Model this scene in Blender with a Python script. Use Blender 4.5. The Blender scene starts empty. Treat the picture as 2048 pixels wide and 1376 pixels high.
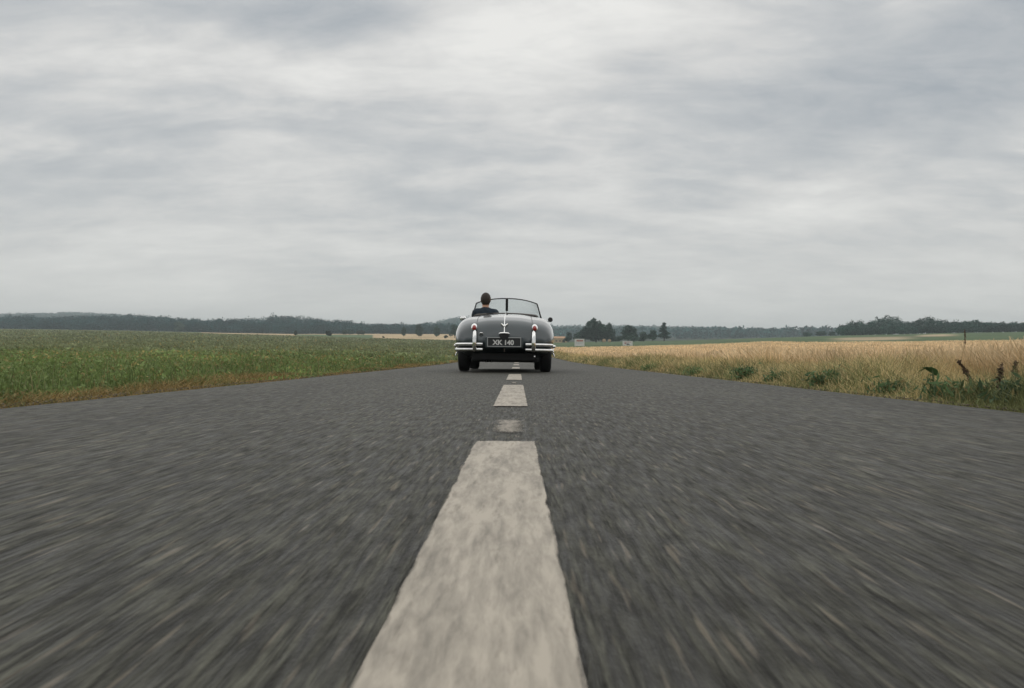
import bpy, math, random
import numpy as np
from mathutils import Vector, Matrix, Euler
random.seed(7)
RNG = np.random.default_rng(11)
R = math.radians
sc = bpy.context.scene
COL = sc.collection

# ------------------------------------------------------------------ camera, world, sun, exposure
F_PX, VPX, VPY, CAM_H = 1700.0, 1035.0, 714.0, 0.244
ROLL = 0.3
cd = bpy.data.cameras.new('camera')
cam = bpy.data.objects.new('camera', cd); COL.objects.link(cam)
cd.sensor_width = 36.0
cd.lens = F_PX / 2048 * 36
cd.clip_start = 0.02
cd.clip_end = 20000
yaw = math.atan((VPX - 1024) / F_PX); pitch = math.atan((VPY - 688) / F_PX)
M = Matrix.Rotation(yaw, 4, 'Z') @ Matrix.Rotation(math.pi / 2 + pitch, 4, 'X') @ Matrix.Rotation(R(ROLL), 4, 'Z')
cam.matrix_world = Matrix.Translation((0, 0, CAM_H)) @ M
cd.dof.use_dof = True
cd.dof.focus_distance = 14.0
cd.dof.aperture_fstop = 14.0
sc.camera = cam
sc.view_settings.view_transform = 'Standard'
sc.view_settings.look = 'None'
sc.view_settings.exposure = 0.36
sc.view_settings.gamma = 1.0

SUN_EL, SUN_ROT = R(74), R(-10)
w = bpy.data.worlds.new('World'); sc.world = w; w.use_nodes = True
nt = w.node_tree; N = nt.nodes; L = nt.links
N.clear()
def nd(tree, t, **kw):
    n = tree.nodes.new(t)
    for k, v in kw.items():
        if k == 'inp':
            for kk, vv in v.items(): n.inputs[kk].default_value = vv
        else: setattr(n, k, v)
    return n
def build_sky():
    out = nd(nt, 'ShaderNodeOutputWorld'); bg = nd(nt, 'ShaderNodeBackground'); bg.inputs['Strength'].default_value = 0.1
    L.new(bg.outputs[0], out.inputs[0])
    sky = nd(nt, 'ShaderNodeTexSky', sky_type='NISHITA', sun_disc=False)
    sky.sun_elevation = SUN_EL; sky.sun_rotation = SUN_ROT
    tc = nd(nt, 'ShaderNodeTexCoord'); sep = nd(nt, 'ShaderNodeSeparateXYZ'); L.new(tc.outputs['Generated'], sep.inputs[0])
    def math_(op, a, b=None, clamp=False):
        n = nd(nt, 'ShaderNodeMath', operation=op, use_clamp=clamp)
        for i, v in enumerate((a, b)):
            if v is None: continue
            if isinstance(v, (int, float)): n.inputs[i].default_value = v
            else: L.new(v, n.inputs[i])
        return n.outputs[0]
    z = math_('MAXIMUM', sep.outputs[2], 0.0)
    zz = math_('ADD', z, 0.22)
    px = math_('DIVIDE', sep.outputs[0], zz); py = math_('DIVIDE', sep.outputs[1], zz)
    cmb = nd(nt, 'ShaderNodeCombineXYZ'); L.new(px, cmb.inputs[0]); L.new(py, cmb.inputs[1])
    def noise(sx, sy, scale, detail, rough, dist, off, rot=0.0):
        mp = nd(nt, 'ShaderNodeMapping'); mp.inputs['Scale'].default_value = (sx, sy, 1); mp.inputs['Location'].default_value = off
        mp.inputs['Rotation'].default_value = (0, 0, rot)
        L.new(cmb.outputs[0], mp.inputs[0])
        n = nd(nt, 'ShaderNodeTexNoise'); n.inputs['Scale'].default_value = scale; n.inputs['Detail'].default_value = detail
        n.inputs['Roughness'].default_value = rough; n.inputs['Distortion'].default_value = dist
        L.new(mp.outputs[0], n.inputs[0]); return n.outputs[0]
    n1 = noise(.62, 1.0, 1.7, 8, .56, .7, (3.1, 1.7, 0), R(8))
    n2 = noise(.55, 1.1, 4.2, 8, .60, .8, (9.4, 4.2, 0), R(-14))
    n3 = noise(.6, 1.0, 11.0, 7, .65, .4, (1.4, 7.2, 0), R(12))
    v = math_('MULTIPLY', math_('SUBTRACT', n1, .5), 1.5)
    v = math_('ADD', v, math_('MULTIPLY', math_('SUBTRACT', n2, .5), .75))
    v = math_('ADD', v, math_('MULTIPLY', math_('SUBTRACT', n3, .5), .50))
    # fade the structure towards the horizon
    fade = nd(nt, 'ShaderNodeMapRange', interpolation_type='SMOOTHSTEP'); fade.inputs[1].default_value = .02; fade.inputs[2].default_value = .24
    fade.inputs[3].default_value = .40; fade.inputs[4].default_value = 1.0
    L.new(z, fade.inputs[0])
    v = math_('MULTIPLY', v, fade.outputs[0])
    # large thick and thin places of the cloud deck
    def blob(a, e, wx, wz, amp):
        nonlocal v
        d = Vector((a, 1, e)).normalized()
        sb = nd(nt, 'ShaderNodeVectorMath', operation='SUBTRACT'); L.new(tc.outputs['Generated'], sb.inputs[0]); sb.inputs[1].default_value = d
        mu = nd(nt, 'ShaderNodeVectorMath', operation='MULTIPLY'); L.new(sb.outputs[0], mu.inputs[0]); mu.inputs[1].default_value = (1 / wx, 1.2, 1 / wz)
        ln = nd(nt, 'ShaderNodeVectorMath', operation='LENGTH'); L.new(mu.outputs[0], ln.inputs[0])
        mr = nd(nt, 'ShaderNodeMapRange', interpolation_type='SMOOTHERSTEP'); mr.inputs[1].default_value = 0; mr.inputs[2].default_value = 1
        mr.inputs[3].default_value = amp; mr.inputs[4].default_value = 0
        L.new(ln.outputs['Value'], mr.inputs[0])
        v = math_('ADD', v, mr.outputs[0])
    for b in ((-.10, .29, .50, .18, .20), (.10, .40, .30, .09, .17), (-.22, .40, .20, .05, -.30), (.50, .36, .26, .20, -.32), (-.60, .42, .16, .14, -.16),
              (.36, .17, .22, .025, .16), (.28, .35, .16, .03, .18), (-.55, .34, .16, .10, .12), (-.5, .27, .20, .03, -.16), (-.55, .20, .25, .04, -.06)):
        blob(*b)
    ramp = nd(nt, 'ShaderNodeValToRGB'); cr = ramp.color_ramp
    hz = nd(nt, 'ShaderNodeMapRange', interpolation_type='SMOOTHSTEP'); hz.inputs[1].default_value = 0; hz.inputs[2].default_value = .26
    hz.inputs[3].default_value = .34; hz.inputs[4].default_value = 0; L.new(z, hz.inputs[0]); v = math_('ADD', v, hz.outputs[0])
    v = math_('ADD', v, .485, True)
    L.new(v, ramp.inputs[0])
    cr.elements[0].position = .05; cr.elements[0].color = (.30, .325, .350, 1)
    cr.elements[1].position = .98; cr.elements[1].color = (.70, .69, .66, 1)
    e = cr.elements.new(.48); e.color = (.46, .467, .467, 1)
    e = cr.elements.new(.66); e.color = (.555, .55, .535, 1)
    sc10 = nd(nt, 'ShaderNodeVectorMath', operation='SCALE'); sc10.inputs['Scale'].default_value = 10.0; L.new(ramp.outputs[0], sc10.inputs[0])
    mx = nd(nt, 'ShaderNodeMixRGB'); mx.inputs[0].default_value = .95
    L.new(sky.outputs[0], mx.inputs[1]); L.new(sc10.outputs[0], mx.inputs[2]); L.new(mx.outputs[0], bg.inputs[0])
build_sky()
sl = bpy.data.lights.new('sun', 'SUN'); sl.energy = 1.2; sl.angle = R(150); sl.color = (1, .97, .92)
so = bpy.data.objects.new('sun', sl); COL.objects.link(so)
sdir = Vector((math.sin(SUN_ROT) * math.cos(SUN_EL), math.cos(SUN_ROT) * math.cos(SUN_EL), math.sin(SUN_EL)))
so.rotation_euler = sdir.to_track_quat('Z', 'Y').to_euler(); so.location = sdir * 100

# ------------------------------------------------------------------ tags and mesh helpers
def tag(o, label=None, cat=None, group=None, kind=None):
    if label: o['label'] = label
    if cat: o['category'] = cat
    if group: o['group'] = group
    if kind: o['kind'] = kind
    return o
def empty(name, loc=(0, 0, 0), rot=(0, 0, 0)):
    o = bpy.data.objects.new(name, None); COL.objects.link(o); o.location = loc; o.rotation_euler = rot
    o.empty_display_size = .1
    return o
def npmesh(name, V, Fq, mat, parent=None, colors=None, smooth=False):
    V = np.asarray(V, dtype=np.float32).reshape(-1, 3); Fq = np.asarray(Fq, dtype=np.int32)
    k = Fq.shape[1]
    me = bpy.data.meshes.new(name)
    me.vertices.add(len(V)); me.vertices.foreach_set('co', V.ravel())
    me.loops.add(Fq.size); me.loops.foreach_set('vertex_index', Fq.ravel())
    me.polygons.add(len(Fq))
    me.polygons.foreach_set('loop_start', np.arange(0, Fq.size, k, dtype=np.int32))
    me.polygons.foreach_set('use_smooth', np.full(len(Fq), bool(smooth)))
    if colors is not None:
        a = me.color_attributes.new('tint', 'FLOAT_COLOR', 'POINT')
        C = np.ones((len(V), 4), dtype=np.float32); C[:, :3] = colors
        a.data.foreach_set('color', C.ravel())
    me.update(calc_edges=True); me.validate()
    if mat: me.materials.append(mat)
    o = bpy.data.objects.new(name, me); COL.objects.link(o)
    if parent: o.parent = parent
    return o
class MB:
    """collects polygons of one mesh"""
    def __init__(s): s.v = []; s.f = []
    def add(s, vs, fs):
        b = len(s.v); s.v += [tuple(v) for v in vs]; s.f += [tuple(b + i for i in f) for f in fs]
    def box(s, c, d, rot=None):
        x, y, z = [k / 2 for k in d]
        vs = [Vector((i * x, j * y, k * z)) for i in (-1, 1) for j in (-1, 1) for k in (-1, 1)]
        if rot: vs = [Euler(rot).to_matrix() @ v for v in vs]
        s.add([Vector(c) + v for v in vs], [(0, 1, 3, 2), (4, 6, 7, 5), (0, 4, 5, 1), (2, 3, 7, 6), (0, 2, 6, 4), (1, 5, 7, 3)])
    def tube(s, pts, rad, n=12, caps=True, flat=None):
        pts = [Vector(p) for p in pts]; m = len(pts)
        rads = rad if isinstance(rad, (list, tuple)) else [rad] * m
        rings = []
        up = Vector((0, 0, 1)); prev = None
        for i, p in enumerate(pts):
            t = (pts[min(i + 1, m - 1)] - pts[max(i - 1, 0)]).normalized()
            if prev is None:
                a = t.cross(up)
                if a.length < .1: a = t.cross(Vector((1, 0, 0)))
                a.normalize()
            else:
                a = prev - t * prev.dot(t); a.normalize()
            prev = a; b = a.cross(t)
            fx, fy = flat if flat else (1, 1)
            rings.append([p + (a * math.cos(q) * fx + b * math.sin(q) * fy) * rads[i] for q in [2 * math.pi * j / n for j in range(n)]])
        fs = []
        for i in range(m - 1):
            for j in range(n):
                k = (j + 1) % n; fs.append((i * n + j, i * n + k, (i + 1) * n + k, (i + 1) * n + j))
        if caps: fs += [tuple(range(n - 1, -1, -1)), tuple((m - 1) * n + j for j in range(n))]
        s.add([v for r in rings for v in r], fs)
    def lathe(s, prof, n=32, axis='x', c=(0, 0, 0), closed=False):
        """prof: (along, radius)"""
        vs = []
        for a, r in prof:
            for j in range(n):
                q = 2 * math.pi * j / n
                if axis == 'x': v = (a, r * math.cos(q), r * math.sin(q))
                elif axis == 'y': v = (r * math.cos(q), a, r * math.sin(q))
                else: v = (r * math.cos(q), r * math.sin(q), a)
                vs.append(Vector(c) + Vector(v))
        fs = []; m = len(prof)
        for i in range(m if closed else m - 1):
            i2 = (i + 1) % m
            for j in range(n):
                k = (j + 1) % n; fs.append((i * n + j, i * n + k, i2 * n + k, i2 * n + j))
        s.add(vs, fs)
    def ball(s, c, r, nu=16, nv=10):
        if isinstance(r, (int, float)): r = (r, r, r)
        vs = []; fs = []
        for i in range(nv + 1):
            t = math.pi * i / nv
            for j in range(nu):
                q = 2 * math.pi * j / nu
                vs.append((c[0] + r[0] * math.sin(t) * math.cos(q), c[1] + r[1] * math.sin(t) * math.sin(q), c[2] + r[2] * math.cos(t)))
        for i in range(nv):
            for j in range(nu):
                k = (j + 1) % nu; fs.append((i * nu + j, (i + 1) * nu + j, (i + 1) * nu + k, i * nu + k))
        s.add(vs, fs)
    def build(s, name, mat, parent=None, smooth=True, bevel=0):
        me = bpy.data.meshes.new(name); me.from_pydata(s.v, [], s.f); me.validate(); me.update()
        if mat: me.materials.append(mat)
        if smooth:
            me.polygons.foreach_set('use_smooth', [True] * len(me.polygons))
            try: me.set_sharp_from_angle(angle=R(38))
            except Exception: pass
        o = bpy.data.objects.new(name, me); COL.objects.link(o)
        if parent: o.parent = parent
        if bevel:
            m = o.modifiers.new('bevel', 'BEVEL'); m.width = bevel; m.segments = 3; m.limit_method = 'ANGLE'
        return o

# ------------------------------------------------------------------ signed-distance modelling (car body, person)
def surface_nets(F, o, h):
    S = F < 0
    nx, ny, nz = F.shape
    c = np.zeros((nx - 1, ny - 1, nz - 1), dtype=np.int8)
    for i in (0, 1):
        for j in (0, 1):
            for k in (0, 1): c += S[i:nx - 1 + i, j:ny - 1 + j, k:nz - 1 + k]
    act = (c > 0) & (c < 8)
    I = np.argwhere(act)
    idx = np.full(act.shape, -1, dtype=np.int32); idx[act] = np.arange(len(I))
    P = np.zeros((len(I), 3)); cnt = np.zeros(len(I))
    cs = [(i, j, k) for i in (0, 1) for j in (0, 1) for k in (0, 1)]
    for a in cs:
        for b in cs:
            if sum(b) - sum(a) == 1 and sum(abs(b[q] - a[q]) for q in range(3)) == 1:
                va = F[I[:, 0] + a[0], I[:, 1] + a[1], I[:, 2] + a[2]]; vb = F[I[:, 0] + b[0], I[:, 1] + b[1], I[:, 2] + b[2]]
                m = (va < 0) != (vb < 0)
                t = va[m] / (va[m] - vb[m])
                P[m] += np.array(a) + (np.array(b) - np.array(a)) * t[:, None]; cnt[m] += 1
    P = (P / cnt[:, None] + I) * h + np.array(o)
    Q = []
    for ax in range(3):
        sl0 = [slice(None)] * 3; sl1 = [slice(None)] * 3
        sl0[ax] = slice(0, -1); sl1[ax] = slice(1, None)
        A = S[tuple(sl0)]; B = S[tuple(sl1)]
        E = np.argwhere(A != B)
        u, v = (ax + 1) % 3, (ax + 2) % 3
        E = E[(E[:, u] > 0) & (E[:, v] > 0) & (E[:, u] < F.shape[u] - 1) & (E[:, v] < F.shape[v] - 1)]
        def cell(du, dv):
            e = E.copy(); e[:, u] += du; e[:, v] += dv
            return idx[e[:, 0], e[:, 1], e[:, 2]]
        q = np.stack([cell(-1, -1), cell(0, -1), cell(0, 0), cell(-1, 0)], 1)
        fl = ~S[E[:, 0], E[:, 1], E[:, 2]]
        q[fl] = q[fl][:, ::-1]
        Q.append(q)
    return P, np.concatenate(Q)
def smin(a, b, k):
    hh = np.maximum(k - np.abs(a - b), 0) / k
    return np.minimum(a, b) - hh * hh * k * .25
def smax(a, b, k): return -smin(-a, -b, k)
class Field:
    def __init__(s, lo, hi, h):
        s.lo = np.array(lo, float); s.h = h
        n = np.ceil((np.array(hi) - s.lo) / h).astype(int) + 1
        s.ax = [(s.lo[i] + h * np.arange(n[i])).astype(np.float32) for i in range(3)]
        s.F = np.full(tuple(n), 1.0, dtype=np.float32)
    def sub(s, lo, hi):
        sl = []
        for i in range(3):
            a = int(np.clip((lo[i] - s.lo[i]) / s.h, 0, s.F.shape[i] - 1)); b = int(np.clip((hi[i] - s.lo[i]) / s.h + 2, 1, s.F.shape[i]))
            sl.append(slice(a, b))
        X, Y, Z = np.meshgrid(s.ax[0][sl[0]], s.ax[1][sl[1]], s.ax[2][sl[2]], indexing='ij', sparse=True)
        return tuple(sl), X, Y, Z
    def cone(s, a, b, ra, rb, k=.02, flat=None):
        a = np.array(a, float); b = np.array(b, float); m = max(ra, rb) * 1.3 + k + .03
        sl, X, Y, Z = s.sub(np.minimum(a, b) - m, np.maximum(a, b) + m)
        d = b - a; dd = max(d @ d, 1e-9)
        t = np.clip(((X - a[0]) * d[0] + (Y - a[1]) * d[1] + (Z - a[2]) * d[2]) / dd, 0, 1)
        D = np.sqrt((X - a[0] - t * d[0]) ** 2 + (Y - a[1] - t * d[1]) ** 2 + (Z - a[2] - t * d[2]) ** 2) - (ra + (rb - ra) * t)
        s.F[sl] = smin(s.F[sl], D, k)
    def ell(s, c, r, k=.02, rx=0):
        m = max(r) + k + .03
        sl, X, Y, Z = s.sub(np.array(c) - m, np.array(c) + m)
        x, y, z = X - c[0], Y - c[1], Z - c[2]
        if rx: y, z = y * math.cos(rx) + z * math.sin(rx), -y * math.sin(rx) + z * math.cos(rx)
        D = (np.sqrt((x / r[0]) ** 2 + (y / r[1]) ** 2 + (z / r[2]) ** 2) - 1) * min(r)
        s.F[sl] = smin(s.F[sl], D, k)
    def mesh(s): return surface_nets(s.F, s.lo, s.h)

# ------------------------------------------------------------------ materials
def new_mat(name):
    m = bpy.data.materials.new(name); m.use_nodes = True
    t = m.node_tree; b = t.nodes['Principled BSDF']
    return m, t, b
def simple(name, col, rough=.5, metal=0, coat=0, noise=0, nscale=20, spec=None, bump=0):
    m, t, b = new_mat(name)
    b.inputs['Base Color'].default_value = (*col, 1); b.inputs['Roughness'].default_value = rough; b.inputs['Metallic'].default_value = metal
    b.inputs['Coat Weight'].default_value = coat; b.inputs['Coat Roughness'].default_value = .12
    if spec is not None: b.inputs['Specular IOR Level'].default_value = spec
    if noise or bump:
        tc = nd(t, 'ShaderNodeTexCoord'); n = nd(t, 'ShaderNodeTexNoise'); n.inputs['Scale'].default_value = nscale; n.inputs['Detail'].default_value = 5
        t.links.new(tc.outputs['Object'], n.inputs[0])
        if noise:
            r = nd(t, 'ShaderNodeMapRange'); r.inputs[1].default_value = .3; r.inputs[2].default_value = .7
            r.inputs[3].default_value = 1 - noise; r.inputs[4].default_value = 1 + noise; t.links.new(n.outputs[0], r.inputs[0])
            v = nd(t, 'ShaderNodeVectorMath', operation='SCALE'); v.inputs[0].default_value = col; t.links.new(r.outputs[0], v.inputs['Scale'])
            t.links.new(v.outputs[0], b.inputs['Base Color'])
            r2 = nd(t, 'ShaderNodeMapRange'); r2.inputs[3].default_value = rough * (1 - noise * .6); r2.inputs[4].default_value = min(1, rough * (1 + noise * .6))
            t.links.new(n.outputs[0], r2.inputs[0]); t.links.new(r2.outputs[0], b.inputs['Roughness'])
        if bump:
            bp = nd(t, 'ShaderNodeBump'); bp.inputs['Strength'].default_value = bump; bp.inputs['Distance'].default_value = .01
            t.links.new(n.outputs[0], bp.inputs['Height']); t.links.new(bp.outputs[0], b.inputs['Normal'])
    return m
def foliage_mat(name, trans=.25, rough=.65, var=.35, nscale=1.5, detail=4):
    m, t, b = new_mat(name)
    a = nd(t, 'ShaderNodeAttribute', attribute_name='tint')
    tc = nd(t, 'ShaderNodeTexCoord'); n = nd(t, 'ShaderNodeTexNoise'); n.inputs['Scale'].default_value = nscale; n.inputs['Detail'].default_value = detail
    t.links.new(tc.outputs['Object'], n.inputs[0])
    r = nd(t, 'ShaderNodeMapRange'); r.inputs[1].default_value = .3; r.inputs[2].default_value = .7; r.inputs[3].default_value = 1 - var; r.inputs[4].default_value = 1 + var
    t.links.new(n.outputs[0], r.inputs[0])
    v = nd(t, 'ShaderNodeVectorMath', operation='SCALE'); t.links.new(a.outputs['Color'], v.inputs[0]); t.links.new(r.outputs[0], v.inputs['Scale'])
    t.links.new(v.outputs[0], b.inputs['Base Color']); b.inputs['Roughness'].default_value = rough; b.inputs['Specular IOR Level'].default_value = .25
    if trans:
        tr = nd(t, 'ShaderNodeBsdfTranslucent'); t.links.new(v.outputs[0], tr.inputs[0]); mx = nd(t, 'ShaderNodeMixShader'); mx.inputs[0].default_value = trans
        t.links.new(b.outputs[0], mx.inputs[1]); t.links.new(tr.outputs[0], mx.inputs[2]); t.links.new(mx.outputs[0], t.nodes['Material Output'].inputs[0])
    return m
MT = {}
MT['leaf'] = foliage_mat('crop leaf', .25)
MT['straw'] = foliage_mat('dry straw', .2, .7, .25, .8)
MT['tree'] = foliage_mat('tree leaves', .15, .7, .3, .12)
MT['wood'] = foliage_mat('woodland canopy', .1, .8, .35, .03)
MT['bark'] = simple('bark', (.07, .055, .045), .9, noise=.3, nscale=8)
MT['paint'] = simple('slate car paint', (.021, .035, .040), .38, coat=.85, noise=.10, nscale=3)
MT['paint'].node_tree.nodes['Principled BSDF'].inputs['Coat IOR'].default_value = 1.5
MT['chrome'] = simple('chrome', (.80, .80, .79), .13, 1, noise=.15, nscale=6)
MT['rubber'] = simple('tyre rubber', (.014, .014, .015), .75, noise=.2, nscale=30)
MT['black'] = simple('black trim', (.012, .012, .013), .5)
MT['under'] = simple('underbody', (.006, .006, .006), .85, noise=.3, nscale=12)
MT['red'] = simple('red lens', (.30, .012, .008), .12, coat=1)
MT['leather'] = simple('brown grey leather', (.13, .105, .09), .55, noise=.2, nscale=14, bump=.2)
MT['hood'] = simple('folded hood cloth', (.085, .078, .070), .85, noise=.25, nscale=30, bump=.3)
MT['plate'] = simple('plate black', (.015, .017, .018), .45)
MT['white'] = simple('plate white', (.62, .62, .60), .5)
MT['platerim'] = simple('plate border metal', (.42, .43, .43), .4, .5)
MT['skin'] = simple('skin', (.46, .25, .16), .5, noise=.08, nscale=30)
MT['hair'] = simple('dark brown hair', (.026, .017, .012), .7, noise=.4, nscale=120, bump=.5)
MT['shirt'] = simple('navy shirt', (.010, .020, .032), .85, noise=.2, nscale=25, bump=.3)
MT['trouser'] = simple('dark trousers', (.02, .02, .025), .9, noise=.2, nscale=25)
MT['mirror'] = simple('mirror glass', (.7, .72, .73), .05, 1)
MT['lamp'] = simple('headlamp glass', (.6, .62, .62), .1, .6)
MT['signwhite'] = simple('sign panel', (.62, .61, .58), .6, noise=.06, nscale=3)
MT['signred'] = simple('sign red print', (.36, .10, .07), .6)
MT['signgrey'] = simple('sign grey print', (.30, .36, .38), .6)
MT['galv'] = simple('galvanised post', (.35, .36, .36), .5, .6)
MT['ochre'] = simple('ochre render wall', (.46, .35, .22), .85, noise=.12, nscale=1.5)
MT['tile'] = simple('clay tile roof', (.42, .26, .15), .85, noise=.2, nscale=3, bump=.5)
MT['dark'] = simple('dark opening', (.03, .03, .03), .7)
MT['bale'] = simple('straw bale', (.40, .29, .18), .9, noise=.25, nscale=12, bump=.6)

def glass_mat():
    m, t, b = new_mat('windscreen glass')
    t.nodes.remove(b)
    tr = nd(t, 'ShaderNodeBsdfTransparent'); tr.inputs[0].default_value = (.93, .95, .95, 1)
    gl = nd(t, 'ShaderNodeBsdfGlossy'); gl.inputs['Roughness'].default_value = .03
    fr = nd(t, 'ShaderNodeFresnel'); fr.inputs[0].default_value = 1.5
    mx = nd(t, 'ShaderNodeMixShader'); t.links.new(fr.outputs[0], mx.inputs[0]); t.links.new(tr.outputs[0], mx.inputs[1]); t.links.new(gl.outputs[0], mx.inputs[2])
    t.links.new(mx.outputs[0], t.nodes['Material Output'].inputs[0])
    return m
MT['glass'] = glass_mat()

# ------------------------------------------------------------------ the lie of the land
PX = [-600, 0, 130, 250, 330, 400, 440, 480, 540, 590, 620, 700, 740, 830, 870, 900, 925, 1000, 1035, 1110, 1160, 1250, 1270, 1380, 1400, 1500, 1530, 1600, 1650, 1800, 1900, 2048, 2700]
def tab(d):
    xs = sorted(d); return np.interp(PX, xs, [d[x] for x in xs])
E180 = tab({-600: 36, 0: 33, 250: 31, 440: 28, 590: 25, 740: 22, 900: 18, 1035: 15, 1110: 14, 1250: 17, 1400: 20.5, 1530: 27, 1600: 25.5, 1800: 27, 2048: 30, 2700: 33})
E450 = tab({-600: 57, 0: 56, 250: 52.5, 440: 47, 590: 43, 740: 38, 900: 34, 1035: 28, 1110: 28, 1250: 30, 1380: 33, 1500: 37, 1650: 42, 1900: 48, 2048: 50, 2700: 50})
E850 = tab({-600: 57, 0: 56.5, 250: 53, 440: 48.5, 590: 46, 740: 46.5, 900: 46, 1035: 36, 1110: 31, 1380: 33.5, 1500: 37, 1650: 41, 2048: 50, 2700: 50})
E1100 = tab({-600: 58, 0: 58, 120: 59, 250: 65, 330: 60, 400: 54, 480: 54, 510: 60, 540: 65, 590: 63, 620: 58, 700: 48, 830: 45, 900: 42, 1035: 38, 1110: 34, 1380: 35, 1650: 41, 2048: 48, 2700: 48})
E1700 = tab({-600: 56, 0: 60, 250: 62, 400: 52, 830: 47, 870: 50, 925: 54, 1000: 52, 1100: 44, 1400: 43, 1600: 38, 2048: 42, 2700: 42})
E2400 = tab({-600: 74, 0: 77, 130: 80, 230: 77, 330: 68, 400: 60, 830: 54, 870: 60, 900: 67, 925: 71, 1000: 68, 1110: 53, 1270: 53, 1400: 50.5, 1500: 45, 1600: 37, 1650: 34, 2048: 46, 2700: 46})
PXA = np.array(PX, float)
def zt(E, Y): return CAM_H + (E + (PXA - VPX) * math.tan(R(ROLL))) * Y / F_PX
T180, T450, T850, T1100, T1700, T2400 = [zt(e, y) for e, y in ((E180, 180), (E450, 450), (E850, 850), (E1100, 1100), (E1700, 1700), (E2400, 2400))]
T6000 = zt(E2400 * .35, 6000)
def smooth(a, b, x):
    t = np.clip((x - a) / (b - a), 0, 1); return t * t * (3 - 2 * t)
def road_z(Y):
    Y = np.asarray(Y, float); a = np.clip(Y - 20, 0, 50)
    return 1.6e-4 * a * a + .016 * np.maximum(Y - 70, 0)
def yeff(X, Y): return np.where(Y > np.abs(X), Y, np.hypot(X, Y) * .70711)
def ground_z(X, Y):
    X = np.asarray(X, float); Y = np.asarray(Y, float)
    Ye = np.maximum(yeff(X, Y), .3)
    px = np.clip(VPX + F_PX * X / Ye, -600, 2700)
    g = lambda T: np.interp(px, PXA, T)
    z180, z450, z850, z1100, z1700, z2400, z6000 = [g(T) for T in (T180, T450, T850, T1100, T1700, T2400, T6000)]
    zn = np.where(X > 0, -.30, -.04)
    near = zn + (z180 - zn) * (np.clip(Ye - 12, 0, 168) / 168) ** 1.3
    z = near
    for (y0, y1, a, b) in ((180, 450, z180, z450), (450, 850, z450, z850), (850, 1100, z850, z1100), (1100, 1700, z1100, z1700), (1700, 2400, z1700, z2400), (2400, 6000, z2400, z6000)):
        t = (Ye - y0) / (y1 - y0)
        z = np.where((Ye > y0), a + (b - a) * np.clip(t, 0, 1), z)
    ax = np.abs(X)
    wgt = smooth(2.9, 6.5 + .04 * np.maximum(Y, 0), ax)
    wgt = np.maximum(wgt, smooth(250, 500, Ye))
    zr = road_z(Y) - .03 - .0004 * np.clip(Y, 0, 400) - .02 * smooth(2.6, 3.0, ax)
    z = zr * (1 - wgt) + z * wgt
    # soft undulation away from the road
    und = .05 * np.sin(X * .35 + 1.3) * np.sin(Y * .11 + .4) * wgt * np.clip(Ye / 60, 0, 1)
    return z + und
def at(px, Y):
    X = (px - VPX) / F_PX * Y
    return X, Y, float(ground_z(X, Y))

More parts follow.
